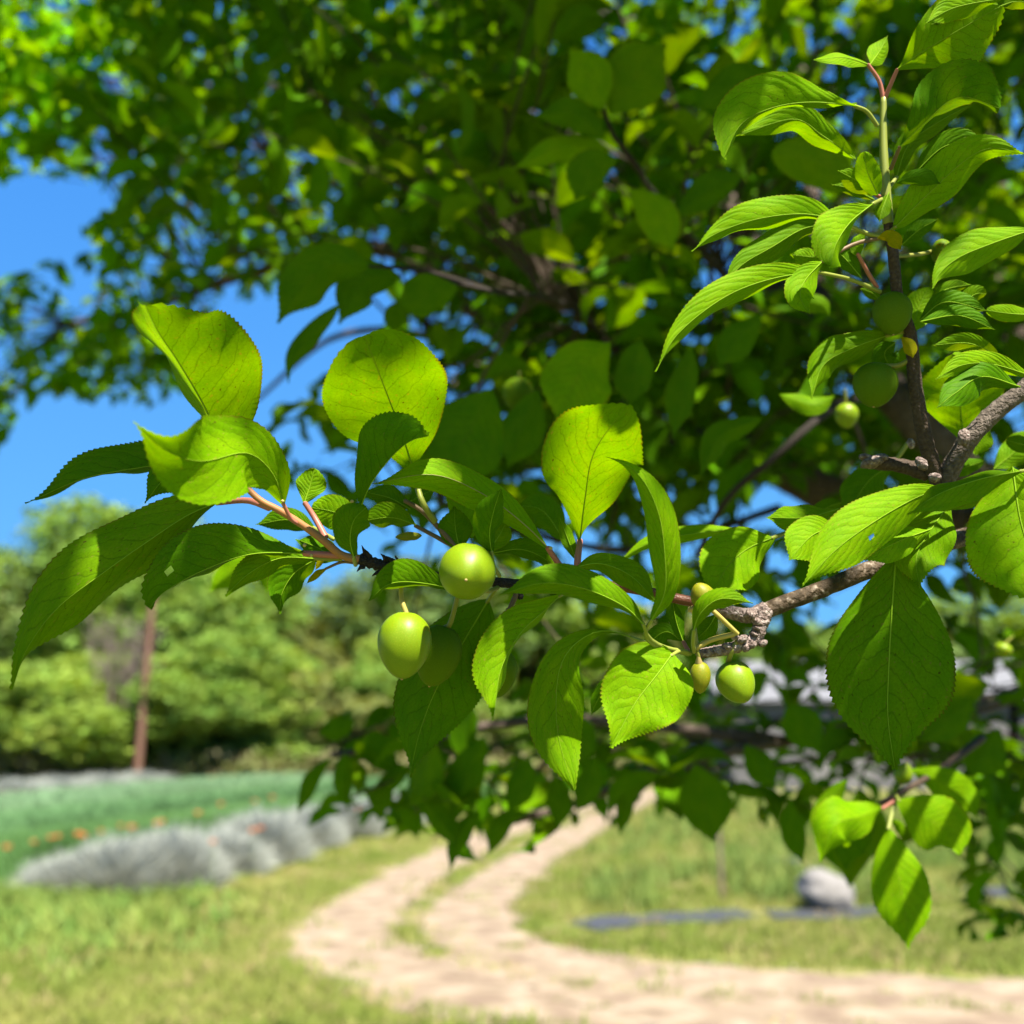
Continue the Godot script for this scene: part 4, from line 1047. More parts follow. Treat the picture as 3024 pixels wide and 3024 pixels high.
	# one folded, arched leaf, a metre long, from which every crown leaf is placed
	var mid := PackedVector3Array([Vector3(0, 0, 0), Vector3(0, 0.12, 0.01), Vector3(0, 0.5, 0.05), Vector3(0.02, 0.8, 0.01), Vector3(0.03, 1.0, -0.10)])
	var fine := leaf_mesh(mid, 0.25, -24, -18, 0, 16, 3, Vector3(0, 0.5, 50), {"tooth": 0.0, "wave": 0.05, "cup": -10, "ph": 1.0})
	var light := leaf_mesh(mid, 0.245, -24, -18, 0, 8, 2, Vector3(0, 0.5, 50), {"tooth": 0.0, "wave": 0.10, "cup": -14, "ph": 1.0})
	var kinds := [M.leaf, M.leaf_deep, M.leaf_b, M.leaf_deep_b]
	var own := mini(296 - n_leaf_parts, crown_leaves.size())
	for i in own:
		var o := part2("leaf", "plum leaf", fine, kinds[rng.randi() % 4], tree)
		o.transform = crown_leaves[i][0]
	var mm := MultiMesh.new()
	mm.transform_format = MultiMesh.TRANSFORM_3D
	mm.use_colors = true
	mm.mesh = light
	mm.instance_count = crown_leaves.size() - own
	for i in range(own, crown_leaves.size()):
		mm.set_instance_transform(i - own, crown_leaves[i][0])
		mm.set_instance_color(i - own, crown_leaves[i][1])
	var mi := MultiMeshInstance3D.new()
	mi.name = "crown"
	mi.multimesh = mm
	mi.material_override = M.crown
	tag(mi, "", "", "", "stuff")
	tree.add_child(mi, true)
	part("twigs", twig_st.commit(), M.shoot_bark, tree, Vector3.ZERO, "", "stuff")
	print("crown leaves ", crown_leaves.size(), " own ", own)


# ---------------------------------------------------------------- the place behind the tree

const CLOTHS := [[[1098, 1752, 1180, 1742, 1290, 1735, 1420, 1728], 0.26, "strip of dark blue-grey ground cloth left of the boulder"], [[1450, 1728, 1540, 1728, 1640, 1724, 1720, 1722], 0.26, "strip of dark ground cloth under the boulder"], [[1860, 1692, 1920, 1684, 2050, 1676], 0.3, "patch of blue-grey ground cloth at the right edge"], [[1470, 1600, 1490, 1640, 1500, 1670], 0.2, "faded grey ground cloth behind the boulder"]]

func struct(called: String, mesh: Mesh, mat: Material, at := Vector3.ZERO) -> MeshInstance3D:
	var o := part(called, mesh, mat, self, at)
	o.name = numbered(called)
	tag(o, "", "", "", "structure")
	return o


func strip(line: PackedVector3Array, half: float, y: float, seed_: float, ragged := 0.22) -> ArrayMesh:
	var st := SurfaceTool.new()
	st.begin(Mesh.PRIMITIVE_TRIANGLES)
	var pts := spline(line, 260)
	var rows := []
	for i in pts.size():
		var t := (pts[mini(i + 1, pts.size() - 1)] - pts[maxi(i - 1, 0)]).normalized()
		var s := Vector3(-t.z, 0, t.x)
		var row := []
		for k in 5:
			var f := k / 2.0 - 1.0
			var q := pts[i] + s * f * half
			var w := half * (1.0 + ragged * noise.get_noise_3d(q.x * 2.2, seed_, q.z * 2.2) * 2.0 + 0.3 * ragged * noise.get_noise_3d(q.x * 9.0, seed_, q.z * 9.0))
			q = pts[i] + s * f * w
			q.y = y + 0.012 * noise.get_noise_3d(q.x * 3.0, seed_ + 5.0, q.z * 3.0) * (1.0 - absf(f))
			row.append(q)
		rows.append(row)
	for i in pts.size() - 1:
		for k in 4:
			for v in [rows[i][k], rows[i + 1][k], rows[i + 1][k + 1], rows[i][k], rows[i + 1][k + 1], rows[i][k + 1]]:
				st.set_smooth_group(0)
				st.add_vertex(v)
	return smooth(st)


func gp(a: Array) -> PackedVector3Array:
	var out := PackedVector3Array()
	for i in range(0, a.size(), 2): out.append(G(a[i], a[i + 1]))
	return out


func blade(st: SurfaceTool, foot: Vector3, lean: Vector3, h: float, w: float, side: Vector3) -> void:
	var tip := foot + Vector3(0, h, 0) + lean * h
	var mid := foot + Vector3(0, h * 0.6, 0) + lean * h * 0.3
	var n := side.cross(tip - foot).normalized()
	for v in [foot - side * w, mid - side * w * 0.8, foot + side * w, foot + side * w, mid - side * w * 0.8, mid + side * w * 0.8, mid - side * w * 0.8, tip, mid + side * w * 0.8]:
		st.set_normal(n)
		st.add_vertex(v)


func tuft(blades: int, spread: float, h: float, w: float, lean: float) -> ArrayMesh:
	var st := SurfaceTool.new()
	st.begin(Mesh.PRIMITIVE_TRIANGLES)
	for i in blades:
		var a := rng.randf() * TAU
		var s := Vector3(cos(a), 0, sin(a))
		blade(st, Vector3(rng.randf_range(-1, 1), 0, rng.randf_range(-1, 1)) * spread, Vector3(rng.randf_range(-1, 1), 0, rng.randf_range(-1, 1)) * lean, h * rng.randf_range(0.5, 1.1), w, s)
	return st.commit()


func scatter(called: String, mesh: Mesh, mat: Material, places: Array, tints: Array, parent: Node) -> MultiMeshInstance3D:
	var mm := MultiMesh.new()
	mm.transform_format = MultiMesh.TRANSFORM_3D
	mm.use_colors = true
	mm.mesh = mesh
	mm.instance_count = places.size()
	for i in places.size():
		mm.set_instance_transform(i, places[i])
		mm.set_instance_color(i, tints[i] * DULL)
	var o := MultiMeshInstance3D.new()
	o.name = called
	o.multimesh = mm
	o.material_override = mat
	tag(o, "", "", "", "stuff")
	parent.add_child(o, true)
	return o


func green_mat(c: Color, through := 0.6, rough := 0.6) -> StandardMaterial3D:
	var m := plain_mat(c, rough, 0.3)
	m.vertex_color_use_as_albedo = true
	m.backlight_enabled = true
	m.backlight = Color(through, through * 0.9, through * 0.3)
	return m


func near_line(q: Vector3, line: PackedVector3Array) -> float:
	var best := 1e9
	for i in line.size(): best = minf(best, Vector2(q.x - line[i].x, q.z - line[i].z).length_squared())
	return sqrt(best)


func mound(seed_: int, spikes: int) -> ArrayMesh:         # a rounded bush of thin upright stems, one metre wide
	var st := SurfaceTool.new()
	st.begin(Mesh.PRIMITIVE_TRIANGLES)
	rng.seed = seed_
	for i in spikes:
		var a := rng.randf() * TAU
		var e := asin(pow(rng.randf(), 0.8))
		var dir := Vector3(cos(a) * cos(e), sin(e), sin(a) * cos(e))
		var r := 0.40 + 0.06 * noise.get_noise_3d(dir.x * 3.0, dir.y * 3.0 + seed_, dir.z * 3.0)
		var foot := dir * r * rng.randf_range(0.72, 1.0)
		var tip := foot + (dir + Vector3(rng.randf_range(-0.5, 0.5), rng.randf_range(0.0, 0.7), rng.randf_range(-0.5, 0.5))) * rng.randf_range(0.07, 0.24)
		var s := (tip - foot).cross(Vector3(rng.randf_range(-1, 1), rng.randf_range(-1, 1), rng.randf_range(-1, 1))).normalized() * 0.009
		var n := s.cross(tip - foot).normalized()
		for v in [foot - s, tip, foot + s]:
			st.set_normal(n)
			st.add_vertex(v)
	return st.commit()


func clump() -> ArrayMesh:                               # a handful of leaves for far crowns
	var st := SurfaceTool.new()
	st.begin(Mesh.PRIMITIVE_TRIANGLES)
	for i in 12:
		var c := Vector3(rng.randf_range(-1, 1), rng.randf_range(-1, 1), rng.randf_range(-1, 1)) * 0.75
		var x := Vector3(rng.randf_range(-1, 1), rng.randf_range(-0.5, 0.5), rng.randf_range(-1, 1)).normalized()
		var y := x.cross(Vector3(rng.randf_range(-1, 1), rng.randf_range(0.2, 1), rng.randf_range(-1, 1))).normalized()
		var n := x.cross(y).normalized()
		for v in [c - x * 0.42, c + y * 0.24, c + x * 0.42, c - x * 0.42, c + x * 0.42, c - y * 0.24]:
			st.set_normal(n)
			st.add_vertex(v)
	return st.commit()


func crown_places(seed_: int, lobes: int, count: int, low: bool) -> Array:      # leaf clumps over uneven lobes in a crown two units tall
	rng.seed = seed_
	var balls := []
	for i in lobes:
		var a := rng.randf() * TAU
		var y := rng.randf_range(0.12 if low else 0.75, 1.65)
		var reach := 0.62 * sin(PI * clampf((y - (0.0 if low else 0.4)) / (2.1 if low else 1.7), 0.1, 0.95))
		balls.append([Vector3(cos(a) * reach, y, sin(a) * reach), rng.randf_range(0.24, 0.44)])
	var out := []
	for i in count:
		var b = balls[rng.randi() % lobes]
		var dir := Vector3(rng.randf_range(-1, 1), rng.randf_range(-0.8, 1), rng.randf_range(-1, 1)).normalized()
		var at: Vector3 = b[0] + dir * b[1] * pow(rng.randf(), 0.35)
		if at.y < 0.03: continue
		out.append(Transform3D(Basis.from_euler(Vector3(rng.randf() * TAU, rng.randf() * TAU, 0)).scaled(Vector3.ONE * rng.randf_range(0.034, 0.062)), at))
	return out


var crowns := []
var clump_mesh: ArrayMesh


func plant(called: String, x: float, base_y: float, high: float, wide: float, d: float, kind: int, col: Color, label: String, category: String, group: String, bark := "limb_bark") -> void:
	var foot := Q(x, base_y, d)
	foot.y = 0.0
	var h := high / 1937.0 * d
	var w := wide / 1937.0 * d
	var t := thing(called, foot, label, category, group)
	var tints := []
	rng.seed = int(x * 13 + d * 7) + 5
	for i in crowns[kind].size():
		var k := rng.randf_range(0.7, 1.3)
		tints.append(Color(col.r * k * rng.randf_range(0.9, 1.2), col.g * k, col.b * k))
	var c := scatter("foliage" if called == "shrub" else "crown", clump_mesh, M.far_leaf, crowns[kind], tints, t)
	c.scale = Vector3(w, h * 0.5, w)
	c.rotation.y = rng.randf() * TAU
	var st := SurfaceTool.new()
	st.begin(Mesh.PRIMITIVE_TRIANGLES)
	if called == "shrub":
		for i in 7:
			var a := TAU * i / 7.0
			add_tube(st, spline(PackedVector3Array([Vector3(cos(a), 0, sin(a)) * w * 0.08, Vector3(cos(a) * w * 0.25, h * 0.3, sin(a) * w * 0.25), Vector3(cos(a) * w * 0.4, h * 0.62, sin(a) * w * 0.4)]), 5), radii_of([0.05, 0.03, 0.015], 5), 5)
		part("stems", st.commit(), M[bark], t, Vector3.ZERO, "", "stuff")
	else:
		add_tube(st, spline(PackedVector3Array([Vector3(0, -0.1, 0), Vector3(0.02 * h, h * 0.3, 0), Vector3(-0.01 * h, h * 0.6, 0), Vector3(0.01 * h, h * 0.82, 0)]), 8), radii_of([0.035 * h, 0.022 * h, 0.016 * h, 0.005 * h], 8), 9)
		for i in 6:
			var a := TAU * i / 6.0 + rng.randf()
			var y := h * rng.randf_range(0.32, 0.6)
			add_tube(st, spline(PackedVector3Array([Vector3(0, y, 0), Vector3(cos(a) * w * 0.22, y + h * 0.1, sin(a) * w * 0.22), Vector3(cos(a) * w * 0.38, y + h * 0.22, sin(a) * w * 0.38)]), 5), radii_of([0.012 * h, 0.007 * h, 0.003 * h], 5), 5)
		part("trunk", st.commit(), M[bark], t)


func surroundings() -> void:
	var gm := noisy_mat(lin(0.13, 0.19, 0.03), lin(0.24, 0.25, 0.065), lin(0.40, 0.33, 0.19), 0.22, 0.012, 31, 0.95, 0.0, FastNoiseLite.TYPE_SIMPLEX_SMOOTH, 0.55)
	gm.detail_enabled = true
	gm.detail_albedo = noise_tex(Color(0.62, 0.66, 0.58), Color(1, 1, 1), Color(1, 0.97, 0.86), 0.05, 33)
	gm.detail_blend_mode = BaseMaterial3D.BLEND_MODE_MUL
	gm.detail_uv_layer = BaseMaterial3D.DETAIL_UV_1
	M.ground = gm
	M.dirt = noisy_mat(lin(0.19, 0.135, 0.095), lin(0.32, 0.252, 0.172), lin(0.46, 0.385, 0.29), 0.42, 0.011, 35, 0.95, 0.25)
	M.grass = green_mat(Color(1, 1, 1), 0.5)
	M.far_leaf = green_mat(Color(1, 1, 1), 0.8, 0.65)
	M.sage = plain_mat(lin(0.42, 0.46, 0.42), 0.8, 0.3)
	M.sage.backlight_enabled = true
	M.sage.backlight = Color(0.5, 0.5, 0.45)
	var plane := PlaneMesh.new()
	plane.size = Vector2(700, 700)
	plane.subdivide_width = 8
	plane.subdivide_depth = 8
	struct("ground", plane, gm)
	var left := gp([1250, 1490, 1180, 1505, 1080, 1532, 960, 1566, 850, 1618, 740, 1680, 665, 1735, 655, 1790, 760, 1845, 980, 1890, 1300, 1922, 1700, 1945, 2300, 1985])
	var right := gp([1275, 1490, 1210, 1512, 1130, 1548, 1040, 1600, 950, 1660, 890, 1715, 905, 1770, 1030, 1812, 1220, 1838, 1500, 1858, 1932, 1880, 2400, 1900])
	struct("dirt_track", strip(left, 0.50, 0.006, 1.0, 0.30), M.dirt)
	struct("dirt_track", strip(right, 0.43, 0.011, 9.0, 0.30), M.dirt)
	struct("dirt_track", strip(gp([600, 1740, 660, 1810, 820, 1872, 1060, 1915, 1400, 1945, 1900, 1975, 2300, 1990]), 0.5, 0.016, 23.0), M.dirt)
	struct("dirt_track", strip(gp([905, 1800, 1010, 1845, 1200, 1878, 1500, 1903, 1932, 1925, 2300, 1945]), 0.40, 0.021, 41.0, 0.4), M.dirt)
	# grass
	var cloth_lines := []
	for c in CLOTHS: cloth_lines.append([spline(gp(c[0]), 30), c[1] * 0.9])
	var places := []
	var tints := []
	var ltest := spline(left, 160)
	var rtest := spline(right, 160)
	for i in 86000:
		var d := 5.2 + 26.0 * pow(rng.randf(), 1.5)
		var q := Vector3(rng.randf_range(-1.0, 1.0) * d, 0, -d)
		var away := minf(near_line(q, ltest), near_line(q, rtest))
		if away < 0.42 and rng.randf() < 0.972: continue
		if away < 0.52 and rng.randf() < 0.4: continue
		var bare := false
		for c in cloth_lines:
			if near_line(q, c[0]) < c[1] + 0.16: bare = true
		if bare and rng.randf() < 0.93: continue
		var k := noise.get_noise_3d(q.x * 0.5, 4.0, q.z * 0.5) + 0.5 * noise.get_noise_3d(q.x * 2.0, 14.0, q.z * 2.0)
		if away < 0.85 and q.z > -8.3 and q.x > -0.9 and rng.randf() < 0.72: continue
		if k > 0.32 and rng.randf() < 0.6: continue
		var s := rng.randf_range(0.6, 1.3) * (1.0 + 0.03 * d)
		places.append(Transform3D(Basis.from_euler(Vector3(0, rng.randf() * TAU, 0)).scaled(Vector3(s, s * rng.randf_range(0.5, 1.0), s)), q))
		var c := Color(0.22, 0.30, 0.05).lerp(Color(0.335, 0.365, 0.095), clampf(0.45 + k * 1.3 + rng.randf_range(-0.25, 0.25), 0, 1))
		if rng.randf() < 0.10: c = Color(0.55, 0.45, 0.22)
		tints.append(c)
	tag(scatter("grass", tuft(14, 0.085, 0.075, 0.0045, 0.7), M.grass, places, tints, self), "short patchy yellow-green grass along the track", "grass")
	# stones on the track
	var pebble := SphereMesh.new()
	pebble.radius = 0.5
	pebble.height = 0.7
	pebble.radial_segments = 7
	pebble.rings = 4
	var pm := plain_mat(Color(1, 1, 1), 0.9)
	pm.vertex_color_use_as_albedo = true
	places = []
	tints = []
	for i in 1800:
		var line := ltest if rng.randf() < 0.5 else rtest
		var q: Vector3 = line[rng.randi() % 160] + Vector3(rng.randf_range(-0.6, 0.6), 0.012, rng.randf_range(-0.6, 0.6))
		var s := 0.012 + 0.035 * pow(rng.randf(), 3.0)
		places.append(Transform3D(Basis.from_euler(Vector3(rng.randf(), rng.randf() * TAU, 0)).scaled(Vector3(s, s * 0.6, s)), q))
		var k := rng.randf_range(0.18, 0.5)
		tints.append(Color(k, k * 0.85, k * 0.7))
	tag(scatter("pebbles", pebble, pm, places, tints, self), "small loose stones strewn over the dirt track", "pebbles")
	# taller weeds right of the track
	places = []
	tints = []
	for i in 2600:
		var p := Vector2(rng.randf_range(1120, 1932), rng.randf_range(1510, 1730))
		var q := G(p.x, p.y)
		if minf(near_line(q, ltest), near_line(q, rtest)) < 0.7: continue
		var k := noise.get_noise_3d(q.x * 0.6, 30.0, q.z * 0.6)
		if k < -0.05 + 0.3 * rng.randf(): continue
		var s := rng.randf_range(0.5, 1.15)
		places.append(Transform3D(Basis.from_euler(Vector3(0, rng.randf() * TAU, 0)).scaled(Vector3(1.1, s, 1.1)), q))
		tints.append(Color(0.14, 0.27, 0.05).lerp(Color(0.34, 0.37, 0.09), rng.randf() * rng.randf() + 0.1))
	tag(scatter("weeds", tuft(16, 0.12, 0.30, 0.008, 0.55), M.grass, places, tints, self), "taller fresh green weeds right of the track", "weeds")
	places = []
	tints = []
	for i in 900:
		var q := G(90 + 130 * rng.randfn(), 1705 + 42 * rng.randfn())
		places.append(Transform3D(Basis.from_euler(Vector3(0, rng.randf() * TAU, 0)).scaled(Vector3(1, rng.randf_range(0.35, 0.8), 1)), q))
		tints.append(Color(0.14, 0.29, 0.045).lerp(Color(0.29, 0.37, 0.07), rng.randf()))
	tag(scatter("weeds", tuft(16, 0.11, 0.28, 0.008, 0.55), M.grass, places, tints, self), "fresh green weeds in front of the grey bushes at left", "weeds").name = numbered("weeds")
	taken["weeds"] = 1
	# crop rows
	var crop_blade := tuft(18, 0.16, 0.46, 0.011, 0.45)
	var rows := [
		[[-60, 1678, 60, 1655, 350, 1600, 600, 1555, 800, 1522, 900, 1506], 0.55, Color(0.13, 0.29, 0.08), "bright green crop row right behind the near grey bushes"],
		[[-60, 1608, 60, 1590, 350, 1545, 600, 1513, 800, 1488], 0.8, Color(0.15, 0.32, 0.125), "middle green crop row behind the line of orange flowers"],
		[[-60, 1552, 60, 1540, 300, 1508, 560, 1482, 760, 1468], 1.3, Color(0.24, 0.42, 0.22), "farthest pale bluish-green crop row before the woods"],
	]
	for r in rows:
		var line := spline(gp(r[0]), 400)
		var pl := []
		var tn := []
		var n := 3800
		for i in n:
			var c: Vector3 = line[rng.randi() % 400].lerp(line[rng.randi() % 400], 0.0)
			var off := Vector3(rng.randf_range(-1, 1), 0, rng.randf_range(-1, 1)) * float(r[1])
			var s := rng.randf_range(0.75, 1.15)
			pl.append(Transform3D(Basis.from_euler(Vector3(0, rng.randf() * TAU, 0)).scaled(Vector3(1.4, s, 1.4)), c + off))
			var k := rng.randf_range(0.75, 1.25)
			var b: Color = r[2]
			tn.append(Color(b.r * k, b.g * k, b.b * k))
		var t := thing("crop_row", line[0], r[3], "crop row", "long rows of green crop in the field")
		var o := scatter("blades", crop_blade, M.grass, pl, tn, t)
		o.position = -line[0]
	# orange flowers
	M.flower = plain_mat(lin(0.75, 0.27, 0.10), 0.6)
	M.flower.backlight_enabled = true
	M.flower.backlight = Color(0.6, 0.3, 0.1)
	M.flower_stem = plain_mat(lin(0.08, 0.16, 0.04), 0.6)
	var pet := SurfaceTool.new()
	pet.begin(Mesh.PRIMITIVE_TRIANGLES)
	for i in 6:
		var a := TAU * i / 6.0
		var o := Vector3(cos(a), 0, sin(a))
		var s := Vector3(-sin(a), 0, cos(a)) * 0.032
		var n := (Vector3.UP - o * 0.7).normalized()
		var p := [o * 0.005, o * 0.045 + Vector3(0, 0.03, 0) - s, o * 0.06 + Vector3(0, 0.07, 0), o * 0.045 + Vector3(0, 0.03, 0) + s]
		for v in [p[0], p[1], p[2], p[0], p[2], p[3]]:
			pet.set_normal(n)
			pet.add_vertex(v)
	var head := pet.commit()
	var stem := tube(PackedVector3Array([Vector3.ZERO, Vector3(0.01, 0.25, 0), Vector3(0, 0.5, 0)]), 0.006, 0.004, 4, 5)
	var nth := ["first", "second", "third", "fourth", "fifth", "sixth", "seventh", "eighth", "ninth", "tenth", "eleventh", "twelfth", "thirteenth", "fourteenth", "fifteenth", "sixteenth", "seventeenth", "eighteenth", "nineteenth"]
	var nf := -1
	for f in [[13, 1599], [64, 1588], [96, 1580], [109, 1578], [148, 1575], [158, 1577], [191, 1568], [228, 1558], [249, 1562], [296, 1554], [305, 1551], [374, 1535], [402, 1588], [417, 1518], [477, 1568], [481, 1512], [492, 1563], [514, 1505], [675, 1525]]:
		nf += 1
		var r := Q(f[0], f[1], 1.0) - EYE
		var at := EYE + r * ((0.52 - EYE.y) / r.y)
		var t := thing("orange_flower", Vector3(at.x, 0, at.z), "small orange flower among the crop rows, %s from the left" % nth[nf], "flower", "orange flowers scattered along the crop rows")
		part("stem", stem, M.flower_stem, t)
		part("petals", head, M.flower, t, Vector3(0, 0.5, 0)).scale = Vector3.ONE * rng.randf_range(0.55, 0.9)
	# grey bushes
	var mounds := [mound(5, 5200), mound(6, 5200)]
	rng.seed = 77
	var near_bushes := [
		[128, 1692, 1.05, 0.62, "first grey-green lavender bush of the near row, at its left end"], [215, 1690, 1.25, 0.84, "second grey-green lavender bush of the near row, a broad one"],
		[318, 1676, 1.20, 0.92, "third grey lavender bush from the left end of the near row"], [408, 1652, 1.05, 0.78, "fourth grey lavender bush of the near row, partly behind the third"],
		[490, 1628, 1.25, 0.98, "fifth grey lavender bush, the roundest of the near row"], [575, 1602, 1.15, 0.9, "sixth grey lavender bush of the near row"],
		[655, 1580, 1.25, 0.95, "seventh grey lavender bush, behind the hanging dark leaf tips"], [730, 1562, 1.2, 0.9, "eighth grey lavender bush of the near row, narrow and pale"],
		[790, 1545, 1.2, 0.9, "lavender bush at the right end of the near row, by the track"]]
	for b in near_bushes:
		var t := thing("lavender_bush", G(b[0], b[1]), b[4], "lavender bush", "grey lavender bushes in a row")
		var o := part("stems", mounds[rng.randi() % 2], M.sage, t)
		o.scale = Vector3(b[2] * (1.22 if b[0] > 230 else 0.95), b[3] * 1.12, b[2])
		tag(o, "", "", "", "stuff")
		o.rotation.y = rng.randf() * TAU
	for b in [[20, 1512, "far grey lavender bush at the left edge, behind the crops"], [105, 1506, "far grey lavender bush second from the left edge"], [190, 1498, "far grey lavender bush third from the left, before the hedge"], [265, 1490, "far grey lavender bush just right of the pole foot"]]:
		var t := thing("lavender_bush", G(b[0], b[1]), b[2], "lavender bush", "far grey lavender bushes behind the crops")
		var o := part("stems", mounds[rng.randi() % 2], M.sage, t)
		o.scale = Vector3(2.6, 1.0, 1.6)
		tag(o, "", "", "", "stuff")
	# woods
	clump_mesh = clump()
	for k in 3: crowns.append(crown_places(100 + k, 15, 3600, true))
	for k in 3: crowns.append(crown_places(200 + k, 19, 4200, false))
	M.far_bark = plain_mat(lin(0.075, 0.06, 0.055), 0.9)
	var green := Color(0.28, 0.49, 0.09)
	var olive := Color(0.32, 0.41, 0.13)
	var fresh := Color(0.36, 0.57, 0.10)
	var deep := Color(0.23, 0.37, 0.11)
	for s in [[-40, 1500, 330, 300, 44, fresh, "yellow-green shrub of the hedge at the left edge"], [85, 1497, 260, 270, 43, green, "low round hedge shrub left of the bare twiggy bush"], [205, 1490, 215, 260, 42, fresh, "bright hedge shrub left of the utility pole"],
			[330, 1484, 250, 270, 43, green, "mid green hedge shrub just right of the utility pole"], [430, 1480, 265, 250, 45, fresh, "yellow-green hedge shrub second right of the utility pole"], [540, 1476, 280, 280, 44, green, "tall hedge shrub beside the open patch of sky"],
			[650, 1472, 290, 260, 46, fresh, "hedge shrub behind the hanging dark leaf tips"], [760, 1468, 270, 270, 45, olive, "olive hedge shrub behind the two egg-shaped plums"], [880, 1466, 260, 260, 47, green, "hedge shrub behind the drooping dark leaf"], [1010, 1464, 250, 280, 47, fresh, "hedge shrub beyond the far end of the track"],
			[1160, 1462, 240, 280, 48, green, "last hedge shrub, right of the track's far end"], [1320, 1460, 170, 260, 46, olive, "low olive shrub left of the pale shed"]]:
		plant("shrub", s[0], s[1], s[2], s[3], s[4], int(absf(s[0])) % 3, s[5], s[6], "shrub", "shrubs of the hedge before the woods", "far_bark")
	for s in [[-60, 1470, 400, 330, 55, deep, "dark tree at the left edge behind the hedge"], [95, 1470, 520, 330, 56, green, "tallest round-topped tree at left, above the hedge"], [235, 1470, 480, 240, 60, deep, "slim dark tree behind the utility pole"],
			[340, 1468, 410, 300, 54, green, "green tree right of the utility pole"], [455, 1466, 305, 280, 58, olive, "olive tree with a dark trunk, left of the sky gap"], [570, 1465, 255, 240, 58, olive, "low olive-brown tree under the sky gap"],
			[700, 1465, 275, 300, 60, green, "green tree right of the sky gap, behind the plums"], [850, 1462, 400, 320, 60, deep, "dark tree behind the middle of the branch"], [1010, 1460, 330, 300, 62, green, "green tree behind the drooping twisted leaf"], [1180, 1460, 300, 320, 64, olive, "olive tree behind the heart-shaped leaf"],
			[1400, 1458, 260, 320, 66, green, "low green tree left of the shed roof"], [1650, 1456, 290, 340, 70, deep, "dark tree showing over the pale shed"], [1900, 1456, 330, 340, 70, green, "green tree at the right edge behind the shed"]]:
		plant("broadleaf_tree", s[0], s[1], s[2], s[3], s[4], 3 + int(absf(s[0])) % 3, s[5], s[6], "tree", "trees of the wood edge", "far_bark")
	var under := []
	var shade := []
	for i in 2600:
		var at := Q(rng.randf_range(-120, 1300), 1470, rng.randf_range(39.5, 44.0))
		at.y = 1.1 * pow(rng.randf(), 1.6)
		var s := rng.randf_range(0.2, 0.42)
		under.append(Transform3D(Basis.from_euler(Vector3(rng.randf() * TAU, rng.randf() * TAU, 0)).scaled(Vector3(s, s, s)), at))
		shade.append(Color(0.25, 0.33, 0.09).lerp(Color(0.34, 0.30, 0.17), rng.randf()) * rng.randf_range(0.7, 1.2))
	tag(scatter("undergrowth", clump_mesh, M.far_leaf, under, shade, self), "rough brownish-green undergrowth along the foot of the hedge", "undergrowth")
	var beyond := []
	var hue := []
	rng.seed = 909
	for i in 14:
		var side := -1.0 if i < 7 else 1.0
		var at := Vector3(side * rng.randf_range(33.0, 80.0), 0, -rng.randf_range(30.0, 60.0))
		var h := rng.randf_range(3.0, 5.5)
		for p in crowns[i % 6]:
			beyond.append(Transform3D(Basis().scaled(Vector3(h, h, h)), at) * p)
			hue.append(green * rng.randf_range(0.7, 1.2))
	tag(scatter("far_woods", clump_mesh, M.far_leaf, beyond, hue, self), "wood edge running on out of the frame to both sides", "woods")
	bare_shrub()
	pole()
	shed()
	small_things()


func bare_shrub() -> void:
	var at := Q(205, 1495, 41.0)
	at.y = 0.0
	var t := thing("bare_shrub", at, "leafless pinkish-grey twiggy bush in the hedge left of the pole", "shrub")
	M.bare = plain_mat(lin(0.24, 0.19, 0.17), 0.9)
	var st := SurfaceTool.new()
	st.begin(Mesh.PRIMITIVE_TRIANGLES)
	var fine := SurfaceTool.new()
	fine.begin(Mesh.PRIMITIVE_TRIANGLES)
	rng.seed = 12
	for i in 26:
		var a := rng.randf() * TAU
		var out := Vector3(cos(a), 0, sin(a)) * rng.randf_range(0.2, 1.0)
		var top := Vector3(out.x * 2.0, rng.randf_range(4.5, 6.8), out.z * 2.0)
		add_tube(st, spline(PackedVector3Array([out * 0.3, out * 0.9 + Vector3(0, 2.2, 0), top]), 6), radii_of([0.05, 0.03, 0.012], 6), 5)
		for j in 14:
			var f := rng.randf_range(0.4, 1.0)
			var b := (out * 0.9 + Vector3(0, 2.2, 0)).lerp(top, f)
			add_tube(fine, spline(PackedVector3Array([b, b + Vector3(rng.randf_range(-0.7, 0.7), rng.randf_range(0.2, 0.9), rng.randf_range(-0.7, 0.7))]), 2), radii_of([0.016, 0.008], 2), 4)
	part("stems", st.commit(), M.bare, t, Vector3.ZERO, "", "stuff")
	part("twigs", fine.commit(), M.bare, t, Vector3.ZERO, "", "stuff")


func pole() -> void:
	var at := Q(258, 1472, 38.5)
	at.y = 0.0
	var t := thing("utility_pole", at, "tall reddish-brown wooden utility pole before the hedge", "pole")
	M.pole = noisy_mat(lin(0.16, 0.085, 0.06), lin(0.21, 0.115, 0.085), lin(0.26, 0.155, 0.12), 1.5, 0.02, 44, 0.9)
	var lean := Vector3(0.10, 9.4, 0.0)
	part("post", tube(PackedVector3Array([Vector3(0, -0.3, 0), lean * 0.5, lean]), 0.155, 0.115, 10, 14), M.pole, t)
	part("cross_arm", tube(PackedVector3Array([lean + Vector3(-0.9, -0.35, 0.16), lean + Vector3(0.9, -0.35, 0.16)]), 0.06, 0.06, 2, 4), M.pole, t)
	M.insulator = plain_mat(lin(0.30, 0.28, 0.26), 0.3)
	for x in [-0.8, -0.35, 0.35, 0.8]:
		part("insulator", tube(PackedVector3Array([lean + Vector3(x, -0.29, 0.16), lean + Vector3(x, -0.14, 0.16)]), 0.045, 0.03, 2, 8), M.insulator, t)


func box(size: Vector3) -> BoxMesh:
	var b := BoxMesh.new()
	b.size = size
	return b


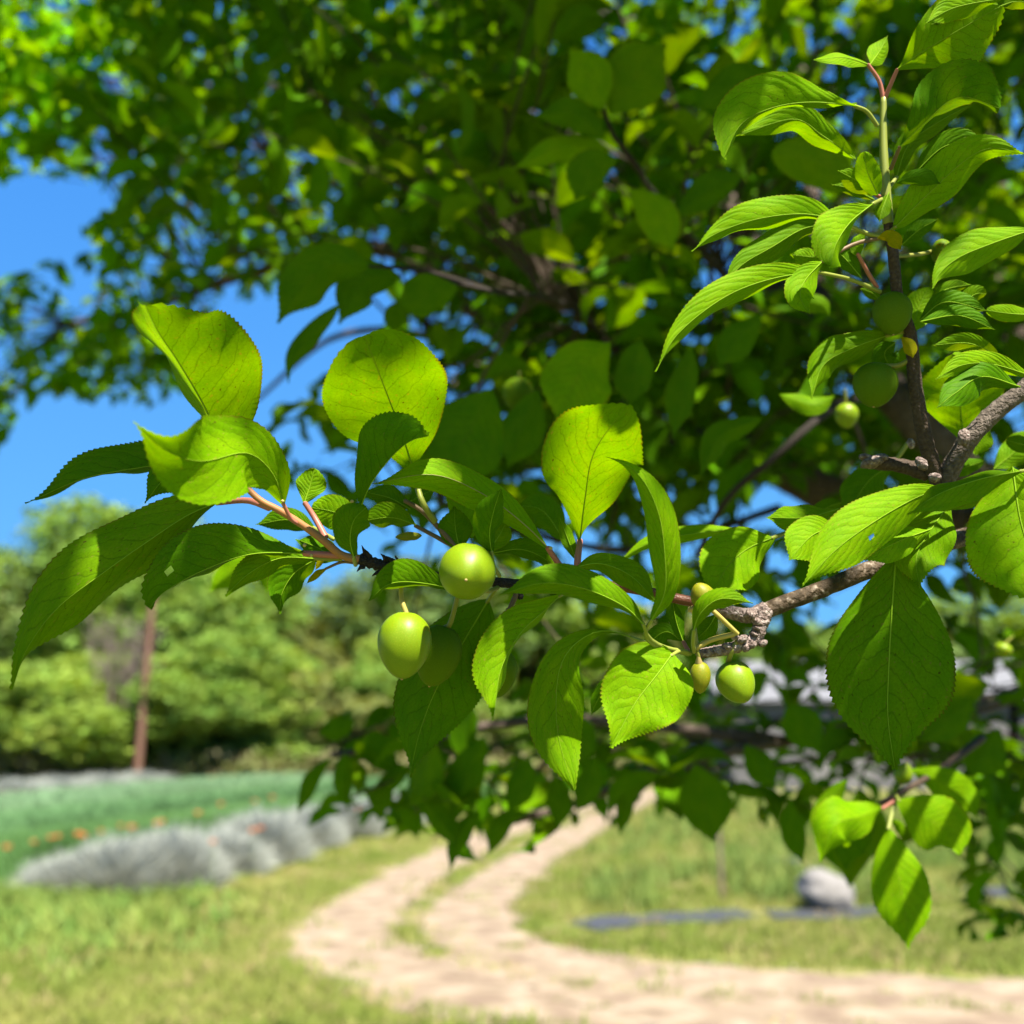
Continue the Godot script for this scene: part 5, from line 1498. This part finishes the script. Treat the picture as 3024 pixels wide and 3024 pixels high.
func shed() -> void:
	var at := Q(1760, 1452, 36.0)
	at.y = 0.0
	var t := thing("farm_shed", at, "long pale grey farm shed seen in gaps of the leaves at right", "shed")
	M.wall = plain_mat(lin(0.14, 0.14, 0.15), 0.6)
	M.roof = plain_mat(lin(0.20, 0.21, 0.23), 0.7)
	M.dark = plain_mat(lin(0.05, 0.05, 0.055), 0.4)
	M.trim = plain_mat(lin(0.18, 0.18, 0.18), 0.6)
	part("wall", box(Vector3(14, 3.0, 7)), M.wall, t, Vector3(0, 1.5, -3.5))
	var st := SurfaceTool.new()
	st.begin(Mesh.PRIMITIVE_TRIANGLES)
	var pr := PrismMesh.new()
	pr.size = Vector3(7.8, 1.7, 14.8)
	part("roof", pr, M.roof, t, Vector3(0, 3.86, -3.5)).rotation.y = PI / 2
	for i in 15:
		part("batten", box(Vector3(0.06, 2.9, 0.04)), M.trim, t, Vector3(-6.7 + i * 0.957, 1.46, 0.022))
	var door := part("door", box(Vector3(2.2, 2.4, 0.06)), M.trim, t, Vector3(-3.2, 1.2, 0.075))
	part("handle", box(Vector3(0.05, 0.3, 0.05)), M.dark, door, Vector3(0.9, -0.1, 0.055))
	for x in [1.0, 3.6]:
		var w := part("window", box(Vector3(1.3, 1.0, 0.05)), M.dark, t, Vector3(x, 1.7, 0.07))
		part("frame", box(Vector3(1.42, 0.08, 0.07)), M.trim, w, Vector3(0, 0.54, 0))
		part("sill", box(Vector3(1.42, 0.08, 0.10)), M.trim, w, Vector3(0, -0.54, 0.01))


func small_things() -> void:
	# pale boulder
	var at := G(1562, 1716)
	var t := thing("boulder", at, "pale grey boulder lying on dark ground cloth at lower right", "rock")
	var s := SphereMesh.new()
	s.radius = 1.0
	s.height = 2.0
	s.radial_segments = 40
	s.rings = 22
	var a := s.surface_get_arrays(0)
	var v: PackedVector3Array = a[Mesh.ARRAY_VERTEX]
	for i in v.size():
		var q := v[i]
		var r := 1.0 + 0.22 * noise.get_noise_3d(q.x * 0.9 + 3.0, q.y * 0.9, q.z * 0.9) + 0.05 * noise.get_noise_3d(q.x * 4.0, q.y * 4.0, q.z * 4.0)
		q *= r
		q.x += -0.25 * q.y
		v[i] = Vector3(q.x * 0.26, q.y * 0.20 + 0.15, q.z * 0.24)
	a[Mesh.ARRAY_VERTEX] = v
	a[Mesh.ARRAY_NORMAL] = null
	a[Mesh.ARRAY_TANGENT] = null
	var rock := ArrayMesh.new()
	rock.add_surface_from_arrays(Mesh.PRIMITIVE_TRIANGLES, a)
	var st := SurfaceTool.new()
	st.create_from(rock, 0)
	st.generate_normals()
	M.rock = noisy_mat(lin(0.20, 0.195, 0.19), lin(0.27, 0.265, 0.26), lin(0.33, 0.32, 0.31), 2.5, 0.03, 51, 0.9, 0.5)
	part("stone", st.commit(), M.rock, t)
	# woven ground cloth
	M.cloth = plain_mat(lin(0.060, 0.066, 0.080), 0.7)
	for c in CLOTHS:
		var p := gp(c[0])
		var o := part("ground_cloth", strip(p, c[1], 0.02, 20.0 + p[0].x, 0.4), M.cloth, self)
		o.name = numbered("ground_cloth")
		tag(o, c[2], "ground cloth", "strips of ground cloth in the grass")
	# a weathered stake
	var foot := G(1362, 1700)
	var stake := thing("wooden_stake", foot, "thin weathered greyish stake standing in the weeds, lower right", "stake")
	M.stake = plain_mat(lin(0.24, 0.18, 0.14), 0.9)
	part("post", tube(PackedVector3Array([Vector3(0, -0.1, 0), Vector3(0.0, 0.6, 0), Vector3(-0.03, 1.25, 0)]), 0.022, 0.017, 6, 8, 0.1, 30.0), M.stake, stake)
	part("tie", tube(PackedVector3Array([Vector3(-0.01, 0.72, 0), Vector3(-0.012, 0.77, 0)]), 0.026, 0.026, 2, 10), M.cloth, stake)
	var pot_at := G(1557, 1642)
	var bare := part("bare_soil", strip(PackedVector3Array([pot_at + Vector3(-0.25, 0, 0), pot_at, pot_at + Vector3(0.25, 0, 0.1)]), 0.5, 0.013, 61.0, 0.3), M.dirt, self)
	bare.name = numbered("bare_soil")
	tag(bare, "", "", "", "structure")
